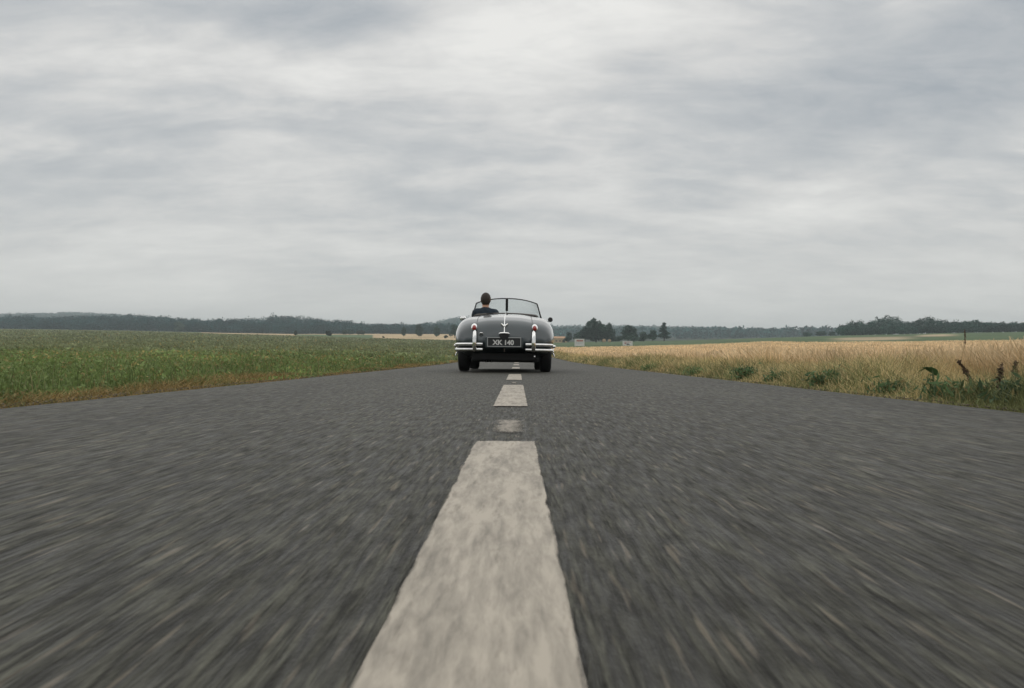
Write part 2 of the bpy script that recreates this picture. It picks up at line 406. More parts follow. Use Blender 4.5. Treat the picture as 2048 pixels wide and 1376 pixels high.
def build_ground():
    th = np.unique(np.concatenate([np.linspace(-180, -50, 60), np.arange(-50, -38, .5), np.arange(-38, 38, .11), np.arange(38, 50, .5), np.linspace(50, 180, 60)]))
    ye = np.unique(np.concatenate([np.geomspace(.4, 180, 120), np.geomspace(180, 7500, 112), [179.6, 180.4, 449, 451, 849, 852, 500, 230, 420, 330]]))
    T, Y_ = np.meshgrid(R(1) * th, ye, indexing='ij')
    c = np.maximum(np.cos(T), .70711); rr = Y_ / c
    X = rr * np.sin(T); Y = rr * np.cos(T)
    Z = ground_z(X, Y)
    Ye = yeff(X, Y); px = VPX + F_PX * X / Ye
    ax = np.abs(X)
    col = np.zeros(X.shape + (3,))
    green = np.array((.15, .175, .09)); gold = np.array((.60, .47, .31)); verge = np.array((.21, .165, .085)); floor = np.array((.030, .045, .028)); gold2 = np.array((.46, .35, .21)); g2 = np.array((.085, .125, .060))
    left = X < 0
    col[...] = np.where(left[..., None], green, gold)
    n = (np.sin(X * .9 + 3 * np.sin(Y * .23)) * .5 + .5)[..., None]
    col[...] *= .92 + .16 * n
    e = ((ax < 3.5) & (~left | (ax < 3.0)))[..., None]
    col[...] = np.where(e, verge, col)
    # left land beyond the green field
    col[...] = np.where((left & (Ye > 450.5) & (px > 400))[..., None], gold2, col)
    col[...] = np.where((left & (Ye > 450.5) & (px > 590) & (px < 745) & (Ye < 700))[..., None], g2 * 1.2, col)
    col[...] = np.where((~left & (Ye > 180.2))[..., None], g2, col)
    strip = (smooth(1640, 1700, px) * (1 - smooth(1780, 1850, px)) * smooth(225, 250, Ye) * (1 - smooth(310, 340, Ye)) + smooth(1820, 1850, px) * (1 - smooth(1880, 1930, px)) * smooth(290, 310, Ye) * (1 - smooth(370, 400, Ye)))[..., None] * ~left[..., None]
    col[...] = col * (1 - strip * .85) + gold * .7 * strip * .85
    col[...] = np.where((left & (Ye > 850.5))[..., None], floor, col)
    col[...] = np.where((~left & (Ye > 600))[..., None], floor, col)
    V = np.stack([X, Y, Z], -1).reshape(-1, 3)
    a, b = X.shape
    i, j = np.meshgrid(np.arange(a - 1), np.arange(b - 1), indexing='ij')
    q = np.stack([i * b + j, (i + 1) * b + j, (i + 1) * b + j + 1, i * b + j + 1], -1).reshape(-1, 4)
    m, t, bs = new_mat('field ground')
    at_ = nd(t, 'ShaderNodeAttribute', attribute_name='tint'); tc = nd(t, 'ShaderNodeTexCoord')
    def nz(s, d, sx=1, sy=1):
        mp = nd(t, 'ShaderNodeMapping'); mp.inputs['Scale'].default_value = (sx, sy, 1); t.links.new(tc.outputs['Object'], mp.inputs[0])
        n_ = nd(t, 'ShaderNodeTexNoise'); n_.inputs['Scale'].default_value = s; n_.inputs['Detail'].default_value = d; t.links.new(mp.outputs[0], n_.inputs[0]); return n_.outputs[0]
    n1 = nz(2.2, 6); n2 = nz(.06, 5, 1, .5)
    r1 = nd(t, 'ShaderNodeMapRange'); r1.inputs[1].default_value = .3; r1.inputs[2].default_value = .7; r1.inputs[3].default_value = .65; r1.inputs[4].default_value = 1.3; t.links.new(n1, r1.inputs[0])
    r2 = nd(t, 'ShaderNodeMapRange'); r2.inputs[1].default_value = .35; r2.inputs[2].default_value = .65; r2.inputs[3].default_value = .82; r2.inputs[4].default_value = 1.16; t.links.new(n2, r2.inputs[0])
    mu = nd(t, 'ShaderNodeMath', operation='MULTIPLY'); t.links.new(r1.outputs[0], mu.inputs[0]); t.links.new(r2.outputs[0], mu.inputs[1])
    v = nd(t, 'ShaderNodeVectorMath', operation='SCALE'); t.links.new(at_.outputs['Color'], v.inputs[0]); t.links.new(mu.outputs[0], v.inputs['Scale'])
    t.links.new(v.outputs[0], bs.inputs['Base Color']); bs.inputs['Roughness'].default_value = .95; bs.inputs['Specular IOR Level'].default_value = .1
    bp = nd(t, 'ShaderNodeBump'); bp.inputs['Strength'].default_value = .8; bp.inputs['Distance'].default_value = .1; t.links.new(n1, bp.inputs['Height']); t.links.new(bp.outputs[0], bs.inputs['Normal'])
    o = npmesh('ground', V, q, m, colors=col.reshape(-1, 3), smooth=True)
    tag(o, kind='structure')
build_ground()

# ------------------------------------------------------------------ the road
def asphalt_mat():
    m, t, b = new_mat('worn asphalt')
    tc = nd(t, 'ShaderNodeTexCoord')
    def mapped(sx, sy):
        mp = nd(t, 'ShaderNodeMapping'); mp.inputs['Scale'].default_value = (sx, sy, 1); t.links.new(tc.outputs['Object'], mp.inputs[0]); return mp.outputs[0]
    def nz(vec, s, d, r=.55, dist=0):
        n_ = nd(t, 'ShaderNodeTexNoise'); n_.inputs['Scale'].default_value = s; n_.inputs['Detail'].default_value = d; n_.inputs['Roughness'].default_value = r; n_.inputs['Distortion'].default_value = dist
        t.links.new(vec, n_.inputs[0]); return n_.outputs[0]
    def mr(x, a, b_, c, d_):
        n_ = nd(t, 'ShaderNodeMapRange'); n_.clamp = True
        for i, q in enumerate((a, b_, c, d_)): n_.inputs[i + 1].default_value = q
        t.links.new(x, n_.inputs[0]); return n_.outputs[0]
    def ma(op, a, b_):
        n_ = nd(t, 'ShaderNodeMath', operation=op)
        for i, q in enumerate((a, b_)):
            if isinstance(q, (int, float)): n_.inputs[i].default_value = q
            else: t.links.new(q, n_.inputs[i])
        return n_.outputs[0]
    fine = nz(mapped(1, .055), 135, 3, .6, .2)       # rolled aggregate, drawn out along the direction of travel
    mid = nz(mapped(1, .10), 52, 4, .65, .3)
    big = nz(mapped(1, .35), 2.2, 5, .55)
    lane = nz(mapped(1, .02), 1.1, 2, .5)
    spot = nz(mapped(1, .07), 85, 1, .5)
    grit = nz(mapped(1, .30), 34, 4, .65)
    coarse = nz(mapped(1, .14), 9, 4, .6, .5)
    v = ma('MULTIPLY', mr(fine, .38, .62, .32, 2.0), mr(mid, .36, .64, .5, 1.55))
    v = ma('MULTIPLY', v, ma('MULTIPLY', mr(grit, .35, .65, .48, 1.55), mr(coarse, .35, .65, .82, 1.2)))
    v = ma('MULTIPLY', v, mr(big, .3, .7, .84, 1.16))
    v = ma('MULTIPLY', v, mr(lane, .35, .65, .78, 1.22))
    base = nd(t, 'ShaderNodeVectorMath', operation='SCALE'); base.inputs[0].default_value = (.025, .0248, .0195); t.links.new(v, base.inputs['Scale'])
    mx = nd(t, 'ShaderNodeMixRGB'); t.links.new(mr(spot, .62, .74, 0, .6), mx.inputs[0]); t.links.new(base.outputs[0], mx.inputs[1]); mx.inputs[2].default_value = (.17, .145, .11, 1)
    t.links.new(mx.outputs[0], b.inputs['Base Color'])
    t.links.new(mr(mid, .36, .64, .56, .85), b.inputs['Roughness']); b.inputs['Specular IOR Level'].default_value = .30
    b.inputs['Specular Tint'].default_value = (1.0, .97, .88, 1)
    bp = nd(t, 'ShaderNodeBump'); bp.inputs['Strength'].default_value = 1.0; bp.inputs['Distance'].default_value = .010
    t.links.new(ma('ADD', ma('ADD', ma('MULTIPLY', fine, .5), mid), ma('ADD', ma('MULTIPLY', grit, .6), ma('MULTIPLY', coarse, 2.0))), bp.inputs['Height']); t.links.new(bp.outputs[0], b.inputs['Normal'])
    return m
MT['asphalt'] = asphalt_mat()
def build_road():
    ys = np.concatenate([np.arange(-30, 2, .5), np.arange(2, 40, .15), np.arange(40, 460, 2.)])
    cols = np.array([-1, -.93, -.8, -.4, 0, .4, .8, .93, 1.0])
    rn = np.random.default_rng(3)
    def wob(n, s):
        a = rn.normal(0, 1, n); k = np.exp(-np.linspace(-2, 2, 9) ** 2); return np.convolve(a, k / k.sum(), 'same') * s
    wl = wob(len(ys), .035) + .04 * np.sin(ys * .7); wr = wob(len(ys), .035) + .035 * np.sin(ys * .53 + 1)
    V = []
    for i, y in enumerate(ys):
        for c in cols:
            x = c * 2.6
            if c == -1: x += wl[i]
            if c == 1: x += wr[i]
            zc = float(road_z(y)) + .012 * (1 - c * c) - .012 - (.03 if abs(c) == 1 else 0)
            V.append((x, y, zc))
    n = len(cols); q = [(i * n + j, i * n + j + 1, (i + 1) * n + j + 1, (i + 1) * n + j) for i in range(len(ys) - 1) for j in range(n - 1)]
    o = npmesh('road', V, q, MT['asphalt'], smooth=True); tag(o, kind='structure')
build_road()

def paint_mat(name, wear, worn=(.19, .175, .15)):
    m, t, b = new_mat(name)
    tc = nd(t, 'ShaderNodeTexCoord')
    def nz(sx, sy, s, d, r=.6):
        mp = nd(t, 'ShaderNodeMapping'); mp.inputs['Scale'].default_value = (sx, sy, 1); t.links.new(tc.outputs['Object'], mp.inputs[0])
        n_ = nd(t, 'ShaderNodeTexNoise'); n_.inputs['Scale'].default_value = s; n_.inputs['Detail'].default_value = d; n_.inputs['Roughness'].default_value = r; n_.inputs['Distortion'].default_value = .3
        t.links.new(mp.outputs[0], n_.inputs[0]); return n_.outputs[0]
    a = nz(1, .14, 80, 5); c = nz(1, .22, 16, 5)
    ad = nd(t, 'ShaderNodeMath', operation='ADD'); t.links.new(a, ad.inputs[0]); t.links.new(c, ad.inputs[1])
    r = nd(t, 'ShaderNodeMapRange'); r.inputs[1].default_value = .84; r.inputs[2].default_value = 1.24; r.inputs[3].default_value = wear[0]; r.inputs[4].default_value = wear[1]; t.links.new(ad.outputs[0], r.inputs[0])
    mx = nd(t, 'ShaderNodeMixRGB'); t.links.new(r.outputs[0], mx.inputs[0]); mx.inputs[1].default_value = (.41, .365, .30, 1); mx.inputs[2].default_value = (.15, .135, .11, 1)
    t.links.new(mx.outputs[0], b.inputs['Base Color']); b.inputs['Roughness'].default_value = .7; b.inputs['Specular IOR Level'].default_value = .35
    bp = nd(t, 'ShaderNodeBump'); bp.inputs['Strength'].default_value = .4; bp.inputs['Distance'].default_value = .003; t.links.new(a, bp.inputs['Height']); t.links.new(bp.outputs[0], b.inputs['Normal'])
    # chipped rim and small places worn through to the asphalt
    ch = nz(1, .12, 70, 4, .6); at_ = nd(t, 'ShaderNodeAttribute', attribute_name='tint'); su = nd(t, 'ShaderNodeMath', operation='ADD'); t.links.new(ch, su.inputs[0]); t.links.new(at_.outputs['Fac'], su.inputs[1])
    e = nd(t, 'ShaderNodeMapRange'); e.inputs[1].default_value = .40; e.inputs[2].default_value = .72; t.links.new(su.outputs[0], e.inputs[0])
    wt = nz(1, .16, 60, 3, .6); h_ = nd(t, 'ShaderNodeMapRange'); h_.inputs[1].default_value = .60; h_.inputs[2].default_value = .74; h_.inputs[3].default_value = 1; h_.inputs[4].default_value = .72; t.links.new(wt, h_.inputs[0])
    al = nd(t, 'ShaderNodeMath', operation='MULTIPLY'); t.links.new(e.outputs[0], al.inputs[0]); t.links.new(h_.outputs[0], al.inputs[1])
    tr = nd(t, 'ShaderNodeBsdfTransparent'); ms = nd(t, 'ShaderNodeMixShader'); t.links.new(al.outputs[0], ms.inputs[0]); t.links.new(tr.outputs[0], ms.inputs[1]); t.links.new(b.outputs[0], ms.inputs[2])
    t.links.new(ms.outputs[0], t.nodes['Material Output'].inputs[0])
    return m
def patch_mat():
    m = paint_mat('worn road paint', (.2, 1.0)); t = m.node_tree; b = t.nodes['Principled BSDF']; tc = nd(t, 'ShaderNodeTexCoord')
    mp = nd(t, 'ShaderNodeMapping'); mp.inputs['Scale'].default_value = (1, .3, 1); t.links.new(tc.outputs['Object'], mp.inputs[0])
    n_ = nd(t, 'ShaderNodeTexNoise'); n_.inputs['Scale'].default_value = 42; n_.inputs['Detail'].default_value = 5; n_.inputs['Roughness'].default_value = .7; t.links.new(mp.outputs[0], n_.inputs[0])
    at_ = nd(t, 'ShaderNodeAttribute', attribute_name='tint'); su = nd(t, 'ShaderNodeMath', operation='ADD'); t.links.new(n_.outputs[0], su.inputs[0]); t.links.new(at_.outputs['Fac'], su.inputs[1])
    r = nd(t, 'ShaderNodeMapRange'); r.inputs[1].default_value = .92; r.inputs[2].default_value = 1.5; r.inputs[3].default_value = 0; r.inputs[4].default_value = .8; t.links.new(su.outputs[0], r.inputs[0])
    tr = nd(t, 'ShaderNodeBsdfTransparent'); mx = nd(t, 'ShaderNodeMixShader'); t.links.new(r.outputs[0], mx.inputs[0]); t.links.new(tr.outputs[0], mx.inputs[1]); t.links.new(b.outputs[0], mx.inputs[2])
    t.links.new(mx.outputs[0], t.nodes['Material Output'].inputs[0]); return m
MT['line'] = paint_mat('road paint', (0, .75)); MT['oldline'] = patch_mat()
def dash(y0, y1, wid=.171, mat='line', cx=-.0335, name='road_marking', rag=.0018):
    rn = np.random.default_rng(int(abs(y0) * 100) + 5)
    n = max(8, int((y1 - y0) / .03)); ys = np.linspace(y0, y1, n)
    l = cx - wid / 2 + rn.normal(0, rag, n) * .45; r_ = cx + wid / 2 + rn.normal(0, rag, n) * .45
    
    for a_ in (l, r_): a_[1:-1] = np.convolve(a_, [.25, .5, .25], 'valid')
    V = []; m = 21
    for i in range(n):
        for j in range(m):
            t_ = j / (m - 1); y = ys[i]
            if i in (0, n - 1): y += rn.normal(0, rag * 1.5)
            V.append((l[i] * (1 - t_) + r_[i] * t_, y, float(road_z(y)) + .0045))
    q = [(i * m + j, i * m + j + 1, (i + 1) * m + j + 1, (i + 1) * m + j) for i in range(n - 1) for j in range(m - 1)]
    W = np.array([[min(1, .5 * min(i, n - 1 - i)) * min(1, .5 * min(j, m - 1 - j)) for j in range(m)] for i in range(n)]).ravel(); C = np.repeat(W[:, None], 3, 1)
    if mat == 'oldline':      # how much paint is left: worn off towards its rim
        W = np.array([[min(1, 4.5 * min(i, n - 1 - i) / n) * min(1, 2.6 * min(j, m - 1 - j) / (m - 1)) for j in range(m)] for i in range(n)]).ravel(); C = np.repeat(W[:, None], 3, 1)
    return tag(npmesh(name, V, q, MT[mat], colors=C), kind='structure')
for a, b in ((-.7, 2.43), (4.15, 7.33), (8.93, 11.9), (16.9, 20.2), (24.6, 27.6), (31, 34), (38, 41), (46, 49), (54, 57), (62, 65), (72, 75), (84, 87)):
    dash(a, b)
dash(2.60, 3.36, .165, 'oldline', -.03, rag=.008); dash(7.72, 8.30, .09, 'oldline', -.03, rag=.008)

# ------------------------------------------------------------------ the car
CAR = Vector((-.212, 14.30, 0.0))
def build_car():
    root = empty('convertible_car', CAR, (0, R(.42), 0))
    tag(root, 'dark slate vintage open two seater car with chrome bumpers driving away on the road', 'car')
    # --- body by a distance field
    fd = Field((-.93, -1.06, .10), (.93, 3.62, 1.10), .018)
    X, Y, Z = np.meshgrid(*fd.ax, indexing='ij', sparse=True)
    yv = fd.ax[1]
    def prof(ys, vs, w_=.05):
        yy = np.arange(-1.6, 4.2, .01); v = np.interp(yy, ys, vs); k = np.exp(-(np.arange(-15, 16) * .01 / w_) ** 2); k /= k.sum()
        v = np.convolve(np.pad(v, 15, 'edge'), k, 'valid'); return np.interp(yv, yy, v)[None, :, None].astype(np.float32)
    def loft(x0, a, zt_, zb_, n, y0, y1):
        zc = (zt_ + zb_) / 2; b = np.maximum((zt_ - zb_) / 2, .01); a = np.maximum(a, .01)
        g = (np.abs((X - x0) / a) ** n + np.abs((Z - zc) / b) ** n) ** (1 / n)
        f = (g - 1) * np.minimum(a, b)
        return np.maximum(f, np.maximum(y0 - Y, Y - y1))
    YS = [-1.0, -.985, -.96, -.90, -.80, -.6, -.3, 0, .45, 1.0, 1.5, 2.0, 2.6, 3.1, 3.35, 3.45, 3.5]
    hull = loft(0, prof(YS, [.20, .36, .49, .565, .61, .65, .68, .70, .71, .72, .70, .62, .48, .38, .30, .2, .05]),
                prof(YS, [.50, .60, .68, .755, .825, .885, .935, .962, .992, .985, 1.0, .96, .91, .84, .74, .64, .5], .04),
                prof(YS, [.46, .42, .385, .36, .32, .26, .20, .18, .18, .18, .18, .18, .18, .22, .26, .34, .45]), 2.9, -.992, 3.5)
    YF = [-.96, -.93, -.88, -.75, -.55, -.3, 0, .35, .7, 1.0, 1.25]
    xr = prof([-1, -.6, 0, .6, 1.2], [.53, .575, .597, .59, .57])
    ar = prof(YF, [.06, .13, .18, .205, .21, .21, .205, .20, .18, .15, .08])
    ztr = prof(YF, [.50, .58, .65, .735, .805, .850, .862, .845, .79, .72, .62])
    zbr = prof(YF, [.44, .39, .34, .31, .29, .27, .22, .22, .22, .24, .3])
    f = hull
    for s in (-1, 1):
        f = smin(f, loft(s * xr, ar, ztr, zbr, 2.2, -.95, 1.25), .12)
    YG = [.75, 1.0, 1.4, 1.9, 2.4, 2.8, 3.1, 3.3, 3.42, 3.48]
    xf = prof([.7, 1.5, 2.6, 3.4], [.58, .605, .60, .52])
    af = prof(YG, [.06, .12, .17, .20, .205, .20, .185, .15, .09, .03])
    ztf = prof(YG, [.66, .76, .86, .915, .93, .91, .86, .78, .68, .60])
    zbf = prof(YG, [.24, .22, .22, .22, .24, .26, .3, .38, .46, .52])
    for s in (-1, 1):
        f = smin(f, loft(s * xf, af, ztf, zbf, 2.3, .75, 3.46), .09)
    # cockpit, door dips, footwell, wheel arches
    def rbox(c, h_, r_):
        qx = np.abs(X - c[0]) - (h_[0] - r_); qy = np.abs(Y - c[1]) - (h_[1] - r_); qz = np.abs(Z - c[2]) - (h_[2] - r_)
        return np.sqrt(np.maximum(qx, 0) ** 2 + np.maximum(qy, 0) ** 2 + np.maximum(qz, 0) ** 2) + np.minimum(np.maximum(qx, np.maximum(qy, qz)), 0) - r_
    f = smax(f, -rbox((0, 1.0, .95), (.60, .46, .62), .10), .03)
    f = smax(f, -rbox((0, 1.02, 1.12), (1.2, .30, .27), .14), .05)
    f = smax(f, -rbox((0, 1.6, .55), (.52, .5, .22), .06), .02)
    for yc in (0, 2.59):
        cyl = np.maximum(np.sqrt((Y - yc) ** 2 + (Z - .34) ** 2) - .395, .57 - np.abs(X))
        f = smax(f, -cyl, .02)
    fd.F[...] = f
    P, Q = fd.mesh()
    body = npmesh('body', P, Q, MT['paint'], root, smooth=True)
    # surface probe from behind
    from mathutils.bvhtree import BVHTree
    bvh = BVHTree.FromPolygons([tuple(p) for p in P], [tuple(q) for q in Q])
    def rear(x, z, off=.0):
        h_ = bvh.ray_cast(Vector((x, -2, z)), Vector((0, 1, 0)))
        if h_[0] is None: return Vector((x, -.9, z))
        return h_[0] + h_[1] * off * (1 if h_[1].y < 0 else -1)
    def top(x, y, off=0):
        h_ = bvh.ray_cast(Vector((x, y, 2)), Vector((0, 0, -1)))
        return (h_[0] if h_[0] is not None else Vector((x, y, .9))) + Vector((0, 0, off))
    # boot lid: seam laid along the body
    mb = MB()
    for s in (-1, 1):
        pts = [top(s * (.41 + .03 * t_), .33 - 1.1 * t_, .001) for t_ in np.linspace(0, 1, 24)]
        pts += [rear(s * (.44 - .03 * t_), .80 - .40 * t_, .001) for t_ in np.linspace(.15, 1, 12)]
        mb.tube(pts, .0045, 6)
    mb.tube([top(x, .33 + .03 * (1 - (x / .41) ** 2), .001) for x in np.linspace(-.41, .41, 22)], .0045, 6)
    mb.tube([rear(x, .385, .001) for x in np.linspace(-.41, .41, 22)], .0045, 6)
    mb.build('boot_seam', MT['black'], root)
    # centre strip and emblem
    mb = MB(); pts = [top(0, y, .003) for y in np.linspace(.34, -.78, 26)] + [rear(0, z, .003) for z in np.linspace(.80, .63, 8)]
    mb.tube(pts, [.009] * len(pts), 8); mb.build('boot_strip', MT['chrome'], root)
    mb = MB(); p = rear(0, .735, .012)
    for s in (-1, 1):
        mb.tube([p + Vector((0, 0, -.035)), p + Vector((s * .022, -.004, -.005)), p + Vector((s * .052, 0, .022))], [.015, .018, .013], 8)
    mb.ball(p + Vector((0, -.004, -.012)), (.018, .014, .026)); mb.build('emblem', MT['chrome'], root)
    # tail lamps
    for s in (-1, 1):
        p = rear(s * .475, .685, 0)
        mb = MB(); mb.ball((p.x, p.y + .035, p.z + .008), (.056, .085, .076), 20, 14); mb.ball((p.x, p.y + .10, p.z - .01), (.04, .12, .05), 16, 10)
        pl = mb.build('tail_light', MT['chrome'], root)
        mb = MB(); mb.ball((p.x, p.y - .032, p.z + .012), (.035, .046, .046), 16, 12); mb.build('lens', MT['red'], pl)
    # rear bumpers: two bars a side, with a tall overrider
    for s in (-1, 1):
        mb = MB()
        for z, r_ in ((.440, .021), (.357, .023)):
            pts = []
            for t_ in np.linspace(0, 1, 18):
                x = .335 + (.765 - .335) * t_
                y = -1.075 + .02 * t_ + .36 * max(0, t_ - .55) ** 2.2 * 2.2
                pts.append((s * x, y, z - .004 * t_))
            mb.tube(pts, [.9 * r_] + [r_] * 16 + [.8 * r_], 12, flat=(.7, 1.0))
        mb.box((s * .46, -.98, .404), (.05, .17, .04))
        mb.build('bumper', MT['chrome'], root)
        mb = MB()
        pts = [(s * .458, -1.105 + a, z) for a, z in ((.025, .325), (.0, .36), (-.012, .42), (-.012, .50), (.0, .58), (.018, .63), (.045, .652))]
        mb.tube(pts, [.014, .030, .034, .033, .030, .027, .010], 14)
        mb.build('overrider', MT['chrome'], root)
    # front bumper
    mb = MB(); pts = [(x, 3.62 - .16 * (abs(x) / .78) ** 3, .44) for x in np.linspace(-.78, .78, 25)]
    mb.tube(pts, [.02] + [.035] * 23 + [.02], 12, flat=(.5, 1.0)); mb.box((.4, 3.5, .44), (.05, .2, .04)); mb.box((-.4, 3.5, .44), (.05, .2, .04)); mb.build('bumper', MT['chrome'], root)
    # plate, border, characters, lamp
    yb = rear(0, .47).y - .03
    mb = MB(); mb.box((0, yb, .477), (.535, .018, .150)); pl = mb.build('licence_plate', MT['plate'], root, smooth=False, bevel=.006)
    mb = MB()
    for z in (.477 - .069, .477 + .069): mb.box((0, yb - .012, z), (.53, .008, .011))
    for x in (-.2595, .2595): mb.box((x, yb - .0125, .477), (.011, .008, .127))
    mb.build('plate_border', MT['platerim'], pl, smooth=False)
    mb = MB(); mb.box((0, yb + .035, .47), (.60, .05, .185)); mb.build('plate_bracket', MT['paint'], root, bevel=.02)
    fc = bpy.data.curves.new('lettering', 'FONT'); fc.body = 'XK 140'; fc.size = .104; fc.align_x = 'CENTER'; fc.align_y = 'CENTER'; fc.extrude = .002; fc.offset = .0040; fc.space_character = 1.0
    to = bpy.data.objects.new('lettering_curve', fc); COL.objects.link(to); bpy.context.view_layer.update()
    me = bpy.data.meshes.new_from_object(to.evaluated_get(bpy.context.evaluated_depsgraph_get())); bpy.data.objects.remove(to)
    lt = bpy.data.objects.new('lettering', me); COL.objects.link(lt); me.materials.clear(); me.materials.append(MT['white'])
    lt.parent = pl; lt.location = (-.012, yb - .0125, .466); lt.rotation_euler = (R(90), 0, 0)
    mb = MB()
    mb.add([(-.082, yb - .035, .60), (.082, yb - .035, .60), (.082, yb + .10, .60), (-.082, yb + .10, .60),
            (-.055, yb - .030, .522), (.055, yb - .030, .522), (.055, yb + .06, .522), (-.055, yb + .06, .522)],
           [(0, 1, 2, 3), (4, 7, 6, 5), (0, 4, 5, 1), (1, 5, 6, 2), (2, 6, 7, 3), (3, 7, 4, 0)])
    lp = mb.build('plate_lamp', MT['black'], root, smooth=False, bevel=.008)
    mb = MB(); mb.tube([(-.083, yb - .005, .606), (-.06, yb - .018, .613), (0, yb - .022, .616), (.06, yb - .018, .613), (.083, yb - .005, .606)], [.010, .022, .024, .022, .010], 12, flat=(1.4, .75))
    mb.build('lamp_cap', MT['chrome'], lp)
    # boot handle below the plate, fuel filler / reversing lamp, small reflector
    mb = MB(); p = rear(0, .37, .015); mb.tube([(p.x, p.y, .385), (p.x, p.y - .02, .36), (p.x + .005, p.y - .01, .33)], [.014, .01, .012], 8); mb.build('boot_handle', MT['leather'], root)
    p = rear(-.36, .585, .004); mb = MB(); mb.lathe([(-.01, .001), (-.012, .02), (0, .032), (.03, .034)], 20, 'y', p); rl = mb.build('reversing_lamp', MT['paint'], root)
    mb = MB(); mb.tube([(p.x - .03, p.y - .01, p.z + .012), (p.x - .016, p.y - .02, p.z + .03), (p.x + .016, p.y - .02, p.z + .03), (p.x + .03, p.y - .01, p.z + .012)], [.006, .012, .012, .006], 8); mb.build('lamp_cap', MT['chrome'], rl)
    mb = MB(); mb.lathe([(-.02, .001), (-.018, .014), (.03, .015)], 14, 'y', (.48, -.93, .255)); mb.build('reflector', MT['chrome'], root)
    # underside, exhausts
    mb = MB(); mb.box((0, 1.3, .19), (1.06, 4.0, .06)); mb.box((.0, -.55, .245), (1.0, .62, .12)); mb.tube([(-.62, 0, .33), (.62, 0, .33)], .04, 12); mb.ball((0, 0, .32), (.13, .15, .12)); mb.tube([(-.62, 2.59, .33), (.62, 2.59, .33)], .03, 12)
    mb.build('underbody', MT['under'], root, bevel=.015)
    mb = MB()
    for x in (-.30, -.22): mb.tube([(x, 1.0, .17), (x, -.6, .175), (x, -.98, .185)], .02, 12, caps=False)
    mb.build('exhaust_pipe', MT['under'], root)
    # wheels
    def wheel(x, y):
        s = -1 if x < 0 else 1
        wr = empty('wheel', (x, y, .338)); wr.parent = root
        mb = MB(); a = .092
        mb.lathe([(-a * .8, .225), (-a, .25), (-a * 1.02, .29), (-a * .88, .325), (-a * .70, .337), (-a * .25, .340), (a * .25, .340), (a * .70, .337), (a * .88, .325), (a * 1.02, .29), (a, .25), (a * .8, .225)], 48, 'x', closed=True)
        mb.build('tyre', MT['rubber'], wr)
        mb = MB(); mb.lathe([(-.07, .228), (-.06, .205), (-.02, .20), (.02, .20), (.06, .205), (.07, .228)], 40, 'x')
        for i in range(24):
            q = 2 * math.pi * i / 24; q2 = q + (.35 if i % 2 else -.35)
            mb.tube([(s * .035, .05 * math.cos(q), .05 * math.sin(q)), (s * (-.02 if i % 4 < 2 else .03), .205 * math.cos(q2), .205 * math.sin(q2))], .003, 5)
        mb.lathe([(-.06, .045), (.06, .045)], 20, 'x'); mb.build('rim', MT['chrome'], wr)
        mb = MB(); c = s * .10
        mb.lathe([(s * .05, .046), (s * .09, .045), (s * .12, .03), (s * .14, .02), (s * .145, .001)], 20, 'x')
        for k in range(2):
            q = R(70) + k * math.pi; mb.tube([(s * .11, .01 * math.cos(q), .01 * math.sin(q)), (s * .135, .045 * math.cos(q), .045 * math.sin(q)), (s * .145, .085 * math.cos(q), .085 * math.sin(q))], [.016, .014, .010], 8)
        mb.build('hub_spinner', MT['chrome'], wr)
    for x, y in ((-.680, 0), (.680, 0), (-.64, 2.59), (.64, 2.59)): wheel(x, y)
    # windscreen: V split, thin frame
    def wp(u, v):   # u -1..1 across, v 0..1 up
        au = abs(u); xb = .650 * u; xt = .562 * u
        yb_ = 1.74 - .17 * au ** 1.6; zb_ = .985 - .035 * au ** 2; zt_ = 1.337 - .105 * au ** 2.2
        return Vector((xb + (xt - xb) * v, yb_ - .16 * v, zb_ + (zt_ - zb_) * v))
    ws = MB(); us = np.linspace(-1, 1, 33)
    ws.tube([wp(u, 1) for u in us], .010, 8); ws.tube([wp(u, 0) for u in us], .012, 8)
    for s in (-1, 1): ws.tube([wp(s, v) for v in np.linspace(-.08, 1, 8)], [.016, .015, .014, .013, .012, .012, .011, .011], 8)
    fr = ws.build('windscreen', MT['black'], root)
    mb = MB(); mb.tube([wp(0, v) + Vector((0, -.012, 0)) for v in (.36, .5, .8, 1.0)], .024, 8); mb.build('centre_post', MT['black'], fr)
    mb = MB(); mb.tube([wp(0, v) for v in (-.02, .36)], .006, 8); mb.build('mirror_stem', MT['chrome'], fr)
    for s in (-1, 1):
        V = []; uu = np.linspace(.015, .985, 14) * s
        for off in (0, .005):
            for u in uu:
                for v in (.02, .5, .98): V.append(wp(u, v) + Vector((0, off, 0)))
        q = []; n = 14
        for i in range(n - 1):
            for j in range(2):
                a = i * 3 + j; q.append((a, a + 3, a + 4, a + 1)); b = a + n * 3; q.append((b, b + 1, b + 4, b + 3))
        npmesh('pane', V, q, MT['glass'], fr, smooth=True)
    mb = MB(); p = wp(0, .12)
    mb.ball((p.x + .0, p.y - .05, p.z + .015), (.075, .012, .020), 20, 8); mb.tube([(p.x, p.y - .04, p.z), (p.x, p.y, p.z - .05)], .006, 6); mb.build('rear_view_mirror', MT['chrome'], root)
